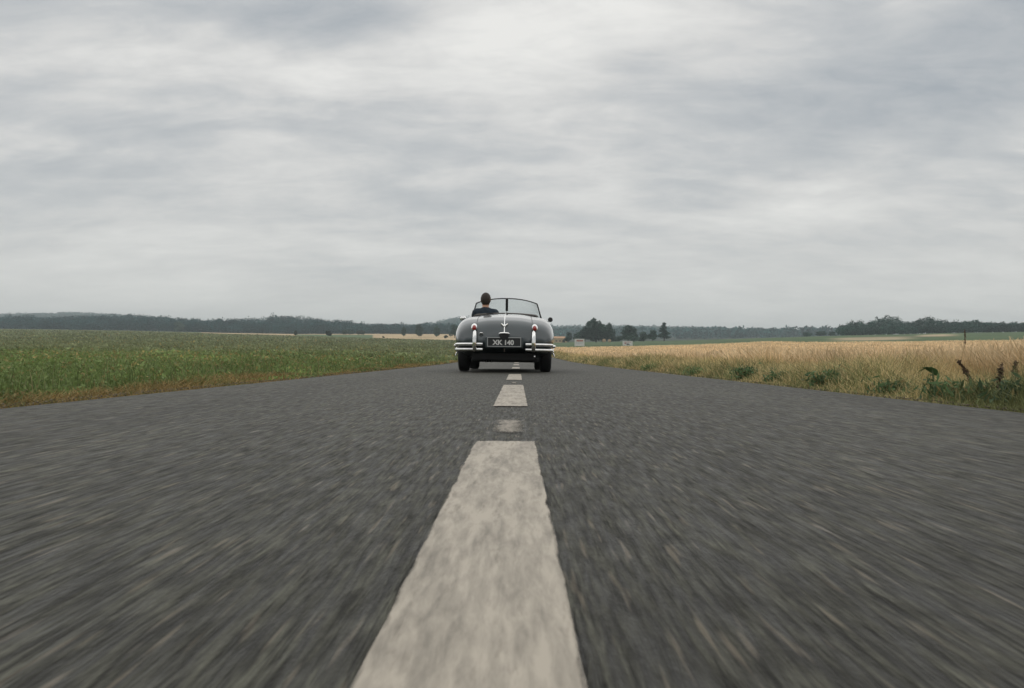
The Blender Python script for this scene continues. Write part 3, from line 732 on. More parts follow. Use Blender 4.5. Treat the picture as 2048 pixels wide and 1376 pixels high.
    # wing mirrors
    for s in (-1, 1):
        g = top(s * .70, 1.62) if True else None
        hx, hz = s * .820, .955 if s > 0 else .960
        mb = MB(); mb.tube([(g.x, 1.72, g.z - .02), (s * .76, 1.70, .90), (hx, 1.69, hz)], [.012, .007, .007], 8)
        mb.ball((hx, 1.69, hz), (.046, .035, .046) if s > 0 else (.062, .05, .050), 20, 12)
        mm = mb.build('wing_mirror', MT['chrome'] if s < 0 else MT['black'], root)
        mb = MB(); mb.lathe([(0, .001), (0, .040), (.004, .042)], 24, 'y', (hx, 1.652, hz)); mb.build('mirror_glass', MT['mirror'] if s < 0 else MT['dark'], mm)
    # cockpit: seats, hood roll, dashboard, wheel, floor
    for s in (-1, 1):
        mb = MB(); mb.box((s * .30, .93, .40), (.44, .46, .13), (R(6), 0, 0)); st = mb.build('seat', MT['leather'], root, bevel=.04)
        mb = MB(); mb.box((s * .30, .655, .68), (.46, .12, .52), (R(-12), 0, 0)); mb.build('backrest', MT['leather'], st, bevel=.045)
    mb = MB(); mb.tube([(x, .53 + .05 * (abs(x) / .56) ** 3, .990 - .03 * (abs(x) / .56) ** 2) for x in np.linspace(-.56, .56, 20)], [.012] + [.030] * 18 + [.012], 10, flat=(1.5, .9)); mb.build('folded_hood', MT['hood'], root)
    mb = MB(); mb.box((-.275, .455, .998), (.13, .05, .014)); mb.build('hood_latch', MT['black'], root, bevel=.005)
    mb = MB(); mb.box((0, 1.46, .86), (1.06, .06, .20)); db = mb.build('dashboard', MT['leather'], root, bevel=.02)
    for x in (-.06, .06, .17, -.45, -.25):
        mb = MB(); mb.lathe([(-.004, .001), (-.004, .034), (.004, .038), (.02, .038)], 18, 'y', (x, 1.425, .87)); mb.build('gauge', MT['black'], db)
    mb = MB(); mb.box((0, 1.2, .235), (1.0, 1.5, .02)); mb.build('floor_mat', MT['under'], root)
    sw = empty('steering_wheel', (-.365, 1.17, .865), (R(-22), 0, 0)); sw.parent = root
    mb = MB(); ring = [(.195 * math.cos(q), 0, .195 * math.sin(q)) for q in np.linspace(0, 2 * math.pi, 41)]; mb.tube(ring, .011, 8, caps=False); mb.build('wheel_rim', MT['black'], sw)
    mb = MB()
    for q in (R(0), R(180), R(90), R(270)): mb.tube([(0, .02, 0), (.19 * math.cos(q), 0, .19 * math.sin(q))], .007, 6)
    mb.lathe([(-.02, .001), (-.015, .035), (.03, .03)], 16, 'y'); mb.tube([(0, .02, 0), (0, .32, 0)], .018, 10); mb.build('spoke', MT['chrome'], sw)
    for s in (-1, 1):
        mb = MB(); mb.lathe([(s * .775, .026), (s * .815, .026), (s * .835, .020), (s * .845, .001)], 16, 'x', (0, -.25, .425)); mb.build('side_lamp', MT['chrome'], root)
    # front: headlamps and grille
    for s in (-1, 1):
        mb = MB(); mb.lathe([(-.10, .06), (-.04, .095), (.02, .105), (.04, .100)], 28, 'y', (s * .50, 3.36, .70)); hl = mb.build('headlight', MT['chrome'], root)
        mb = MB(); mb.ball((s * .50, 3.385, .70), (.097, .035, .097), 24, 12); mb.build('lens', MT['lamp'], hl)
    mb = MB()
    for i in range(7):
        x = (i - 3) * .045; h_ = .36 * math.sqrt(max(.05, 1 - (x / .19) ** 2)); mb.tube([(x, 3.49, .62 - h_ / 2), (x, 3.53, .62), (x, 3.46, .62 + h_ / 2)], .009, 6)
    mb.tube([(.17 * math.cos(q), 3.49, .62 + .2 * math.sin(q)) for q in np.linspace(0, 2 * math.pi, 33)], .016, 8, caps=False); mb.build('grille', MT['chrome'], root)
    # door handles
    for s in (-1, 1):
        h_ = bvh.ray_cast(Vector((s * 2, .80, .70)), Vector((-s, 0, 0)))[0] or Vector((s * .8, .8, .7))
        mb = MB(); mb.tube([(h_.x, .73, .70), (h_.x + s * .03, .76, .70), (h_.x + s * .03, .86, .70), (h_.x, .89, .70)], .008, 8); mb.build('door_handle', MT['chrome'], root)
        mb = MB()
        pts = []
        for y, z in [(.68, z_) for z_ in np.linspace(.80, .32, 10)] + [(y_, .30) for y_ in np.linspace(.72, 1.36, 10)] + [(1.40, z_) for z_ in np.linspace(.32, .88, 10)]:
            hh = bvh.ray_cast(Vector((s * 2, y, z)), Vector((-s, 0, 0)))[0]
            if hh: pts.append(hh + Vector((s * .0005, 0, 0)))
        mb.tube(pts, .004, 6); mb.build('door_seam', MT['black'], root)
    return root
car = build_car()

# ------------------------------------------------------------------ the driver
def build_person():
    hx, hy, hz = -.365, .74, .50
    def c(x, y, z): return (x, y - hy, z - hz)
    def head(f, g=0.0):
        f.ell(c(0, .785, 1.268), (.079 + g, .096 + g, .106 + g), .02); f.ell(c(0, .83, 1.205), (.056 + g, .062 + g, .075 + g), .03)
    def fieldfn(): return Field((-.36, -.26, -.32), (.36, 1.12, .98), .0065)
    b = fieldfn()
    head(b)
    b.cone(c(0, .90, 1.255), c(0, .917, 1.232), .010, .014, .02)           # nose
    b.cone(c(-.02, .893, 1.196), c(.02, .893, 1.196), .008, .008, .015)    # mouth
    for s in (-1, 1):
        b.ell(c(s * .030, .872, 1.268), (.016, .012, .010), .01)
        b.ell(c(s * .080, .790, 1.25), (.012, .022, .034), .012)           # ears
    b.cone(c(0, .775, 1.19), c(0, .745, 1.04), .054, .062, .04)
    b.cone(c(-.14, .735, 1.01), c(.14, .735, 1.01), .070, .070, .05); b.ell(c(0, .75, .88), (.165, .11, .19), .05); b.ell(c(0, .74, .66), (.145, .105, .17), .05); b.ell(c(0, .77, .52), (.165, .13, .10), .05)
    def limbs(f, g, part):
        for s in (-1, 1):
            sh = c(s * .175, .74, 1.0); el = c(s * .235, .93, .80); wr = c(s * .20, 1.10, .865)
            if part in ('arm', 'sleeve'):
                f.cone(sh, el if part == 'arm' else tuple(np.array(sh) * .35 + np.array(el) * .65), .052 + g, .040 + g, .03)
            if part == 'arm':
                f.cone(el, wr, .040, .027, .02)
                pm = c(s * .192, 1.145, .872)
                f.cone(wr, pm, .028, .030, .012); f.ell(pm, (.018, .040, .040), .01)
                for k, ln in enumerate((.026, .031, .029, .022)):
                    z0 = .898 - k * .0205; a = c(s * .198, 1.175, z0); b_ = c(s * .203, 1.198 + .15 * (ln - .02), z0 - .001); d_ = c(s * .188, 1.205, z0 - .002); e_ = c(s * .172, 1.190 - (ln - .02) * .5, z0 - .003)
                    f.cone(a, b_, .0095, .009, .005); f.cone(b_, d_, .009, .0085, .004); f.cone(d_, e_, .0085, .0075, .004)
                f.cone(c(s * .180, 1.14, .895), c(s * .165, 1.165, .915), .011, .0095, .006); f.cone(c(s * .165, 1.165, .915), c(s * .172, 1.185, .922), .0095, .008, .004)
            if part == 'leg':
                hp = c(s * .085, .80, .50); kn = c(s * .13, 1.22, .56); an = c(s * .12, 1.56, .31)
                f.cone(hp, kn, .078 + g, .056 + g, .03); f.cone(kn, an, .054 + g, .036 + g, .02)
                if g == 0: f.cone(c(s * .12, 1.57, .29), c(s * .12, 1.70, .33), .036, .028, .02)
    limbs(b, 0, 'arm'); limbs(b, 0, 'leg')
    P, Q = b.mesh()
    root = npmesh('person', P, Q, MT['skin'], smooth=True)
    root.matrix_world = Matrix.Translation(CAR) @ Euler((0, R(.42), 0)).to_matrix().to_4x4() @ Matrix.Translation((hx, hy, hz))
    tag(root, 'driver with short dark hair and dark navy top seen from behind in the open car', 'person')
    s_ = fieldfn(); g = .012
    s_.cone(c(0, .755, 1.085), c(0, .745, 1.04), .060, .076, .05)
    s_.cone(c(-.15, .735, 1.015), c(.15, .735, 1.015), .070 + g, .070 + g, .05); s_.ell(c(0, .75, .88), (.175 + g, .11 + g, .19 + g), .05); s_.ell(c(0, .74, .66), (.15 + g, .11 + g, .17 + g), .05)
    s_.ell(c(0, .76, .55), (.165 + g, .125 + g, .08), .05)
    limbs(s_, g, 'sleeve')
    # folds and open neck
    X, Y, Z = np.meshgrid(*s_.ax, indexing='ij', sparse=True)
    s_.F = (s_.F + .0035 * np.sin(Z * 55 + X * 22) * np.sin(X * 31 + Y * 17)).astype(np.float32)
    s_.F = np.maximum(s_.F, (Z - (1.112 - hz) ) + (Y - (.74 - hy)) * .35)
    P, Q = s_.mesh(); npmesh('shirt', P, Q, MT['shirt'], root, smooth=True)
    t_ = fieldfn(); t_.ell(c(0, .77, .515), (.175, .14, .11), .05); limbs(t_, .010, 'leg'); P, Q = t_.mesh(); npmesh('trousers', P, Q, MT['trouser'], root, smooth=True)
    h = fieldfn(); head(h, .011); h.ell(c(0, .742, 1.23), (.066, .055, .085), .03)
    y = Y + hy; z = Z + hz
    h.F = np.maximum(h.F, -(z - 1.160)); h.F = smax(h.F, np.minimum(y - .835, 9) - np.maximum(z - 1.30, 0) * 3.0, .01)
    h.F = np.maximum(h.F, -(z - 1.235) - (.80 - y) * 1.9 * 1.0 * (y > .60)) if False else smax(h.F, np.where(y > .80, 1.30 - z, 1.155 - z + np.maximum(y - .76, 0) * 3.6), .01)
    h.F = (h.F + .0018 * np.sin(X * 160) * np.sin(Z * 140) * np.sin(Y * 150)).astype(np.float32)
    P, Q = h.mesh(); npmesh('hair', P, Q, MT['hair'], root, smooth=True)
build_person()

# ------------------------------------------------------------------ vegetation builders
def cards(C, size, aspect=1.0, up_bias=0.0, rng=RNG):
    """one small bent quad per centre, random attitude"""
    n = len(C); size = np.broadcast_to(size, (n,))
    u = rng.normal(size=(n, 3)); u[:, 2] += up_bias; u /= np.linalg.norm(u, axis=1)[:, None]
    v = np.cross(u, rng.normal(size=(n, 3))); v /= np.linalg.norm(v, axis=1)[:, None]
    a = u * (size * aspect)[:, None] * .5; b = v * size[:, None] * .5
    V = np.stack([C - a, C + b * rng.uniform(.6, 1, (n, 1)), C + a, C - b * rng.uniform(.6, 1, (n, 1))], 1).reshape(-1, 3)
    return V, np.arange(4 * n).reshape(-1, 4)
def crown_points(lobes, n, rng):
    L_ = np.array(lobes, float); wv = (L_[:, 3] * L_[:, 4] * L_[:, 5]) ** .75; wv /= wv.sum()
    k = rng.choice(len(L_), n, p=wv); d = rng.normal(size=(n, 3)); d /= np.linalg.norm(d, axis=1)[:, None]
    r_ = rng.uniform(.25, 1, n) ** .45
    # lumpy lobes
    r_ *= 1 + .16 * np.sin(d[:, 0] * 5 + k) * np.sin(d[:, 2] * 6 + k * 2) + .06 * rng.normal(size=n)
    return L_[k, :3] + d * L_[k, 3:6] * r_[:, None], k
def make_tree(px, Y, h, w_, label, group=None, kind='round', col=(.040, .058, .034), n=3500, name='tree', lobes=None, trunk=True, seed=0, sz=None):
    rng = np.random.default_rng(seed + int(px))
    x, y, z = at(px, Y)
    root = empty(name, (x, y, z)); tag(root, label, 'tree' if name != 'bush' else 'bush', group)
    if lobes is None:
        lobes = []
        if kind == 'round':
            m = 13
            for i in range(m):
                a = rng.uniform(0, 6.28); q = rng.uniform(.0, .62) ** .7; zz = rng.uniform(.26, .80)
                k = .34 * math.sin(math.pi * min(1, zz + .12)) + .12
                lobes.append((math.cos(a) * w_ * .5 * q, math.sin(a) * w_ * .5 * q, h * zz, w_ * k * .62, w_ * k * .62, h * .17))
            lobes.append((0, 0, h * .80, w_ * .22, w_ * .22, h * .2))
        elif kind == 'column':
            for i in range(9):
                zz = .16 + .80 * i / 9; k = .5 * math.sin(math.pi * min(.93, zz * .85 + .12))
                lobes.append((rng.normal(0, .06) * w_, rng.normal(0, .06) * w_, h * zz, w_ * k, w_ * k, h * .12))
        elif kind == 'pine':
            for i in range(12):
                zz = .2 + .76 * i / 12; k = (.50 - .36 * (i / 12)) * (1 if i % 2 else .72); sx = rng.choice((-1, 1)) * .22 * (1 - zz)
                lobes.append((sx * w_, rng.normal(0, .1) * w_, h * zz, w_ * k, w_ * k, h * .06))
        elif kind == 'bush':
            for i in range(8):
                a = rng.uniform(0, 6.28); q = rng.uniform(0, .7); lobes.append((math.cos(a) * w_ * .5 * q, math.sin(a) * w_ * .5 * q, h * rng.uniform(.3, .6), w_ * .2, w_ * .2, h * .33))
    P, k = crown_points(lobes, n, rng); P[:, 2] = np.maximum(P[:, 2], h * .03)
    s = sz if sz else h * .055
    V, Q = cards(P, s * rng.uniform(.6, 1.5, len(P)), 1.3, rng=rng)
    tone = rng.uniform(.75, 1.3, len(lobes))[k] * rng.uniform(.7, 1.35, n)
    C = np.array(col)[None] * tone[:, None] * np.array((1, 1, 1)) + rng.normal(0, .003, (n, 3)); C = np.clip(C, .004, 1)
    npmesh('crown', V, Q, MT['tree'], root, colors=np.repeat(C, 4, 0))
    if trunk:
        mb = MB(); mb.tube([(0, 0, -.3), (w_ * .01, 0, h * .3), (-w_ * .01, 0, h * .75)], [h * .03, h * .02, h * .006], 8)
        for i in range(6):
            a = i * 1.05; zz = h * (.25 + .07 * i); mb.tube([(0, 0, zz), (math.cos(a) * w_ * .15, math.sin(a) * w_ * .15, zz + h * .10), (math.cos(a) * w_ * .28, math.sin(a) * w_ * .28, zz + h * .2)], [h * .011, h * .008, h * .003], 6)
        mb.build('trunk', MT['bark'], root)
    return root
def E2h(px_h, Y): return px_h * Y / F_PX

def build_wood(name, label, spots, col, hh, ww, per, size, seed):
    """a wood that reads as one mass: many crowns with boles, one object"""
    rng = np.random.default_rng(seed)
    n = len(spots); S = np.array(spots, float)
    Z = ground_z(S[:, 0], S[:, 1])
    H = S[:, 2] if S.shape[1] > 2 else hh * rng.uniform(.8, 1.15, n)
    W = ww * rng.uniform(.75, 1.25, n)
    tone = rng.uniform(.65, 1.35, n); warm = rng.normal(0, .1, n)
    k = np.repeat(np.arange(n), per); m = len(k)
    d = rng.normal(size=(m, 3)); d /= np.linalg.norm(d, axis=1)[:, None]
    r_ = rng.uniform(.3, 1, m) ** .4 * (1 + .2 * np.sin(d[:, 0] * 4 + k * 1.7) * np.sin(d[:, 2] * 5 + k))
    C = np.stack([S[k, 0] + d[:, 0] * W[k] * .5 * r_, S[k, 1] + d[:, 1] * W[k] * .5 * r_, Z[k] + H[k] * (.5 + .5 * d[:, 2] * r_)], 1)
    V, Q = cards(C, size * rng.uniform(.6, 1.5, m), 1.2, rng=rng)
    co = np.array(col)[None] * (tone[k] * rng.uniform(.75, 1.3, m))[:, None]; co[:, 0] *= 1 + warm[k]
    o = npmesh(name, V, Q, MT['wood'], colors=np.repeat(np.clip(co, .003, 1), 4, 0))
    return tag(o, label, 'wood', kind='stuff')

# ------------------------------------------------------------------ woods and ridges
def woods():
    rng = np.random.default_rng(5)
    sp = []
    for _ in range(1000):                       # the wood behind the green field
        px = rng.uniform(-420, 905); Y = 855 + 270 * rng.uniform(0, 1) ** 1.3
        if px > 740: Y += 25
        sp.append(((px - VPX) / F_PX * Y, Y, rng.uniform(10, 15.5) * (.82 if px > 700 else 1)))
    for px in np.arange(-420, 900, 9):
        Y = 852 + rng.uniform(0, 5) + (25 if px > 740 else 0); sp.append(((px - VPX) / F_PX * Y, Y, rng.uniform(8, 12.5) * (.8 if px > 700 else 1)))
    build_wood('woodland', 'long dark wood beyond the green field on the left', sp, (.014, .066, .066), 13, 15, 190, 1.15, 1)  # blue-green tint of the hazy distance is mixed into the leaf colour
    sp = []
    for _ in range(5200):
        px = rng.uniform(-500, 1720); Y = rng.uniform(1150, 2450) if px > 830 else rng.uniform(1750, 2450)
        sp.append(((px - VPX) / F_PX * Y, Y, rng.uniform(10, 17)))
    for px in np.arange(-500, 1720, 4.0):
        Y = 2400 + rng.uniform(-25, 25); sp.append(((px - VPX) / F_PX * Y, Y, rng.uniform(10, 18)))
    build_wood('hill_forest', 'hazy blue forest covering the far hills along the horizon', sp, (.020, .084, .082), 14, 20, 46, 3.4, 2)  # crown colour carries painted-in blue haze besides the air volume
    # wood at the right
    prof = [(1678, 22), (1690, 24), (1707, 31), (1720, 28), (1733, 26), (1746, 31), (1757, 36), (1767, 40), (1780, 38), (1793, 35), (1806, 28), (1817, 24), (1832, 30), (1848, 36), (1862, 32), (1875, 29),
            (1890, 27), (1905, 24), (1920, 24), (1935, 25), (1950, 27), (1962, 24), (1975, 22), (1990, 21), (2010, 20), (2048, 20), (2150, 21), (2300, 21)]
    sp = []
    for i, px in enumerate(np.arange(1681, 2300, 2.6)):
        Y = 520 + rng.uniform(0, 50); h = (np.interp(px, [a for a, b in prof], [b for a, b in prof]) * 1.1 - 1.5 + 1.5 * math.sin(px * .33)) * 520 / F_PX * rng.uniform(.86, 1.0)
        sp.append(((px - VPX) / F_PX * Y, Y, h))
    for i, px in enumerate(np.arange(1681, 2300, 6.)):
        Y = 515 + rng.uniform(0, 8); sp.append(((px - VPX) / F_PX * Y, Y, 5.5 * rng.uniform(.7, 1.0)))
    build_wood('copse', 'dark rounded copse above the golden field at the far right', sp, (.024, .068, .050), 10, 6.6, 260, .62, 3)
woods()

# ------------------------------------------------------------------ single trees and bushes
T = make_tree
g1 = 'small trees in the pale field left of the car'
T(807, 600, E2h(20, 600), 3.6, 'smallest slim round tree, leftmost of the row left of the car', g1, 'column', n=1500, sz=.45, col=(0.0429, 0.0879, 0.0641))
T(838, 600, E2h(26, 600), 5.6, 'tallest cone shaped tree in the row left of the car', g1, 'column', n=2200, sz=.5, col=(0.0429, 0.0879, 0.0641))
T(873, 600, E2h(22, 600), 4.6, 'upright dark tree nearest the gap beside the car wing', g1, 'column', n=1800, sz=.5, col=(0.0429, 0.0879, 0.0641))
T(909, 560, E2h(28, 560), 7.0, 'broad dark tree half hidden behind the left wing of the car', g1, 'round', n=2600, sz=.5, col=(0.0429, 0.0879, 0.0641))
T(590, 470, 2.8, 1.8, 'tiny lone tree at the edge of the green field below the wooded hill', None, 'column', n=700, sz=.3)
T(657, 470, 3.4, 4.4, 'rounded dark bush at the far edge of the green field', None, 'bush', n=1400, sz=.35, name='bush', trunk=False)
T(766, 470, 1.1, 1.6, 'very small dark shrub below the pale strip of field', None, 'bush', n=400, sz=.25, name='bush', trunk=False)
T(891, 520, 2.2, 3.0, 'low shrub at the foot of the tree beside the car', None, 'bush', n=600, sz=.3, name='bush', trunk=False)
T(357, 845, 10.5, 12, 'pale round tree standing out in front of the dark wood', None, 'round', n=3000, sz=.8, col=(0.0715, 0.1299, 0.0921))
T(722, 700, 4.5, 9, 'low dark thicket at the end of the hedge line below the wood', None, 'bush', n=1500, sz=.5, name='bush', trunk=False)
T(694, 690, 5, 10, 'spreading grey green thicket in the hedge line', None, 'bush', n=1500, sz=.5, name='bush', trunk=False, col=(0.0644, 0.1147, 0.0801))
T(1192, 470, E2h(49, 470), 17.5, 'biggest broad dark tree behind the white billboard', None, 'round', n=9000, sz=.55, col=(0.0372, 0.0764, 0.054),
  lobes=[(-5.4, 0, 5.2, 3.2, 3.2, 3.4), (-2.6, 0, 9.4, 3.0, 3, 2.8), (-1.3, 0, 12.1, 1.5, 1.5, 1.5), (.6, 1, 8.2, 3.2, 3.2, 3.8), (3.2, 0, 7.2, 3.0, 3, 3.4), (-1.5, -1, 4.6, 5, 4, 3.6), (3.6, 0, 3.6, 4.0, 3, 3.0), (-7.0, 0, 3.6, 2.0, 2, 2.8), (-4.0, 0, 10.3, 1.3, 1.3, 1.4), (5.4, 0, 5.0, 2.2, 2, 2.4)])
T(1218, 480, E2h(39, 480), 8, 'rounded dark tree joined to the right of the biggest tree', None, 'round', n=4000, sz=.5, col=(0.0386, 0.0784, 0.056))
T(1257, 470, E2h(34, 470), 10.5, 'rounded tree behind the small white sign', None, 'round', n=4500, sz=.5, col=(0.04, 0.0841, 0.0581))
T(1287, 480, E2h(20, 480), 6, 'low bushy tree between the small sign and the tall conifer', None, 'round', n=2000, sz=.45, col=(0.0486, 0.0956, 0.0661))
T(1304, 475, E2h(23, 475), 5.4, 'small round tree just left of the tall conifer', None, 'round', n=2200, sz=.42, col=(0.0429, 0.0899, 0.062))
T(1328, 470, E2h(39, 470), 6.2, 'tall ragged conifer standing above its neighbours', None, 'pine', n=3600, sz=.45, col=(0.0343, 0.0727, 0.0521))
T(1137, 500, E2h(21, 500), 5, 'small dark tree between the ochre shed and the billboard', None, 'round', n=1500, sz=.5, col=(0.0458, 0.0956, 0.0721))
T(1160, 490, E2h(22, 490), 7, 'low tree directly behind the white billboard', None, 'round', n=2200, sz=.5, col=(0.04, 0.0841, 0.0601))
T(1275, 500, E2h(12, 500), 9, 'low hedge bush right of the small white sign', None, 'bush', n=1500, sz=.45, name='bush', trunk=False, col=(0.0515, 0.0994, 0.068))
T(1232, 490, E2h(14, 490), 10, 'low dark bush between the hay bales and the small sign', None, 'bush', n=2000, sz=.45, name='bush', trunk=False, col=(0.0429, 0.0879, 0.0641))
g2 = 'small dome trees on the skyline before the copse'
T(1612, 560, E2h(10, 560), 7, 'wide low dome tree on the skyline, first left of the copse gap', g2, 'round', n=1500, sz=.4, col=(0.0486, 0.0994, 0.0801))
T(1640, 575, E2h(11, 575), 8, 'largest of the small dome trees on the skyline left of the copse', g2, 'round', n=1600, sz=.4, col=(0.0486, 0.0994, 0.0801))
T(1664, 560, E2h(9, 560), 5, 'small dome tree nearest the copse on the skyline', g2, 'round', n=1100, sz=.4, col=(0.0486, 0.0994, 0.0801))

# ------------------------------------------------------------------ roadside signs, shed, bales
def billboard(px, Y, w_, h_, zb, label, lines, cx_off=0):
    x, y, z = at(px, Y); root = empty('billboard', (x, y, z)); tag(root, label, 'sign')
    for s in (-1, 1):
        mb = MB(); mb.box((s * w_ * .38, .05, (zb + h_) / 2 - .2), (.09, .09, zb + h_ + .3)); mb.build('post', MT['galv'], root, smooth=False)
    mb = MB(); mb.box((0, 0, zb + h_ / 2), (w_, .05, h_)); mb.build('panel', MT['signwhite'], root, smooth=False, bevel=.01)
    rn = random.Random(int(px))
    for (z0, hh, x0, x1, mt) in lines:
        mb = MB(); xx = x0
        while xx < x1:
            ww = rn.uniform(.05, .12) * w_; ww = min(ww, x1 - xx); mb.box((xx + ww / 2, -.031, zb + z0 + rn.uniform(-.02, .02)), (ww * .82, .008, hh * rn.uniform(.75, 1))); xx += ww
        mb.build('printed_mark', MT[mt], root, smooth=False)
billboard(1159, 200, 2.3, 1.7, .55, 'larger white billboard with a red marked band standing in the verge by the road', [(1.25, .42, -.72, .85, 'signred'), (.82, .08, -.85, .9, 'signgrey'), (.55, .07, -.8, .7, 'signgrey')])
billboard(1255, 205, 2.4, 1.08, .35, 'smaller wide white sign with a red mark and dark patch below', [(.84, .14, -.8, .8, 'signred'), (.50, .36, -.75, -.3, 'signred'), (.32, .38, -.25, .45, 'dark')])
def shed():
    x, y, z = at(1114, 520); root = empty('farm_shed', (x, y, z)); tag(root, 'low ochre farm shed with a clay tiled roof beside the car on the right', 'building')
    W, D, H = 12, 7, 2.5
    mb = MB(); mb.box((0, 0, H / 2 - .3), (W, D, H + .6)); mb.build('wall', MT['ochre'], root, smooth=False)
    mb = MB(); e = .4
    a = [(-W / 2 - e, -D / 2 - e, H), (W / 2 + e, -D / 2 - e, H), (W / 2 + e, D / 2 + e, H), (-W / 2 - e, D / 2 + e, H), (-W / 2 + 1.2, 0, H + 1.3), (W / 2 - 1.2, 0, H + 1.3)]
    mb.add(a, [(0, 1, 5, 4), (1, 2, 5), (2, 3, 4, 5), (3, 0, 4), (3, 2, 1, 0)]); mb.build('roof', MT['tile'], root, smooth=False)
    for xx, ww, hh in ((-3.4, 1.8, 1.5), (-.6, .9, .7), (1.6, .9, .7), (3.9, 1.6, 1.5)):
        mb = MB(); mb.box((xx, -D / 2 - .02, .1 + hh / 2 + (.5 if hh < 1 else 0)), (ww, .08, hh)); mb.build('window' if hh < 1 else 'door', MT['dark'], root, smooth=False)
shed()
for px, hh, lb in ((1208, 1.9, 'taller round straw bale standing left of its neighbour under the big tree'), (1219, 1.6, 'shorter round straw bale right of its neighbour under the big tree')):
    x, y, z = at(px, 455); mb = MB(); mb.lathe([(-.75, .001), (-.75, hh / 2 - .1), (-.68, hh / 2), (.68, hh / 2), (.75, hh / 2 - .1), (.75, .001)], 24, 'x', (0, 0, hh / 2 - .03))
    o = mb.build('hay_bale', MT['bale']); o.location = (x, y, z); o.rotation_euler = (0, 0, R(80)); tag(o, lb, 'hay bale', 'round bales under the big tree')

# ------------------------------------------------------------------ crops and verges
def polar_points(n, px0, px1, y0, y1, rng, p=1.0):
    px = rng.uniform(px0, px1, n); Y = y0 * (y1 / y0) ** rng.uniform(0, 1, n) ** p
    return (px - VPX) / F_PX * Y, Y
def blades(X, Y, H, Wd, bend, rng, ear=False):
    """thin upright blades as two stacked quads"""
    n = len(X); Z = ground_z(X, Y) - .02
    a = rng.uniform(0, 6.283, n); d = np.stack([np.cos(a), np.sin(a), np.zeros(n)], 1)
    q = rng.normal(0, .6, n); s = np.stack([np.cos(q), np.sin(q), np.zeros(n)], 1)   # broad side mostly across the road
    B = np.stack([X, Y, Z], 1); b = (bend * H)[:, None]
    m = B + d * b * .3 + np.array([0, 0, 1]) * (H * .6)[:, None]; t = B + d * b + np.array([0, 0, 1]) * (H * (1 - .15 * bend))[:, None]
    w0 = s * (Wd * .5)[:, None]
    w1 = w0 * .9; w2 = w0 * (1.1 if ear else .25)
    V = np.stack([B - w0, B + w0, m + w1, m - w1, t + w2, t - w2], 1).reshape(-1, 3)
    i = np.arange(n)[:, None] * 6
    Q = np.concatenate([i + np.array([[0, 1, 2, 3]]), i + np.array([[3, 2, 4, 5]])])
    return V, Q
def join(parts):
    V = []; Q = []; C = []; b = 0
    for v, q, c in parts: V.append(v); Q.append(q + b); C.append(c); b += len(v)
    return np.concatenate(V), np.concatenate(Q), np.concatenate(C)
def clumpy(X, Y, s, seed):
    r_ = np.random.default_rng(seed); v = np.zeros(len(X))
    for i in range(7):
        a = r_.uniform(0, 6.28); f = s * r_.uniform(.5, 2.2); v += np.sin((X * math.cos(a) + Y * math.sin(a)) * f + r_.uniform(0, 6.28))
    return v / 7 ** .5
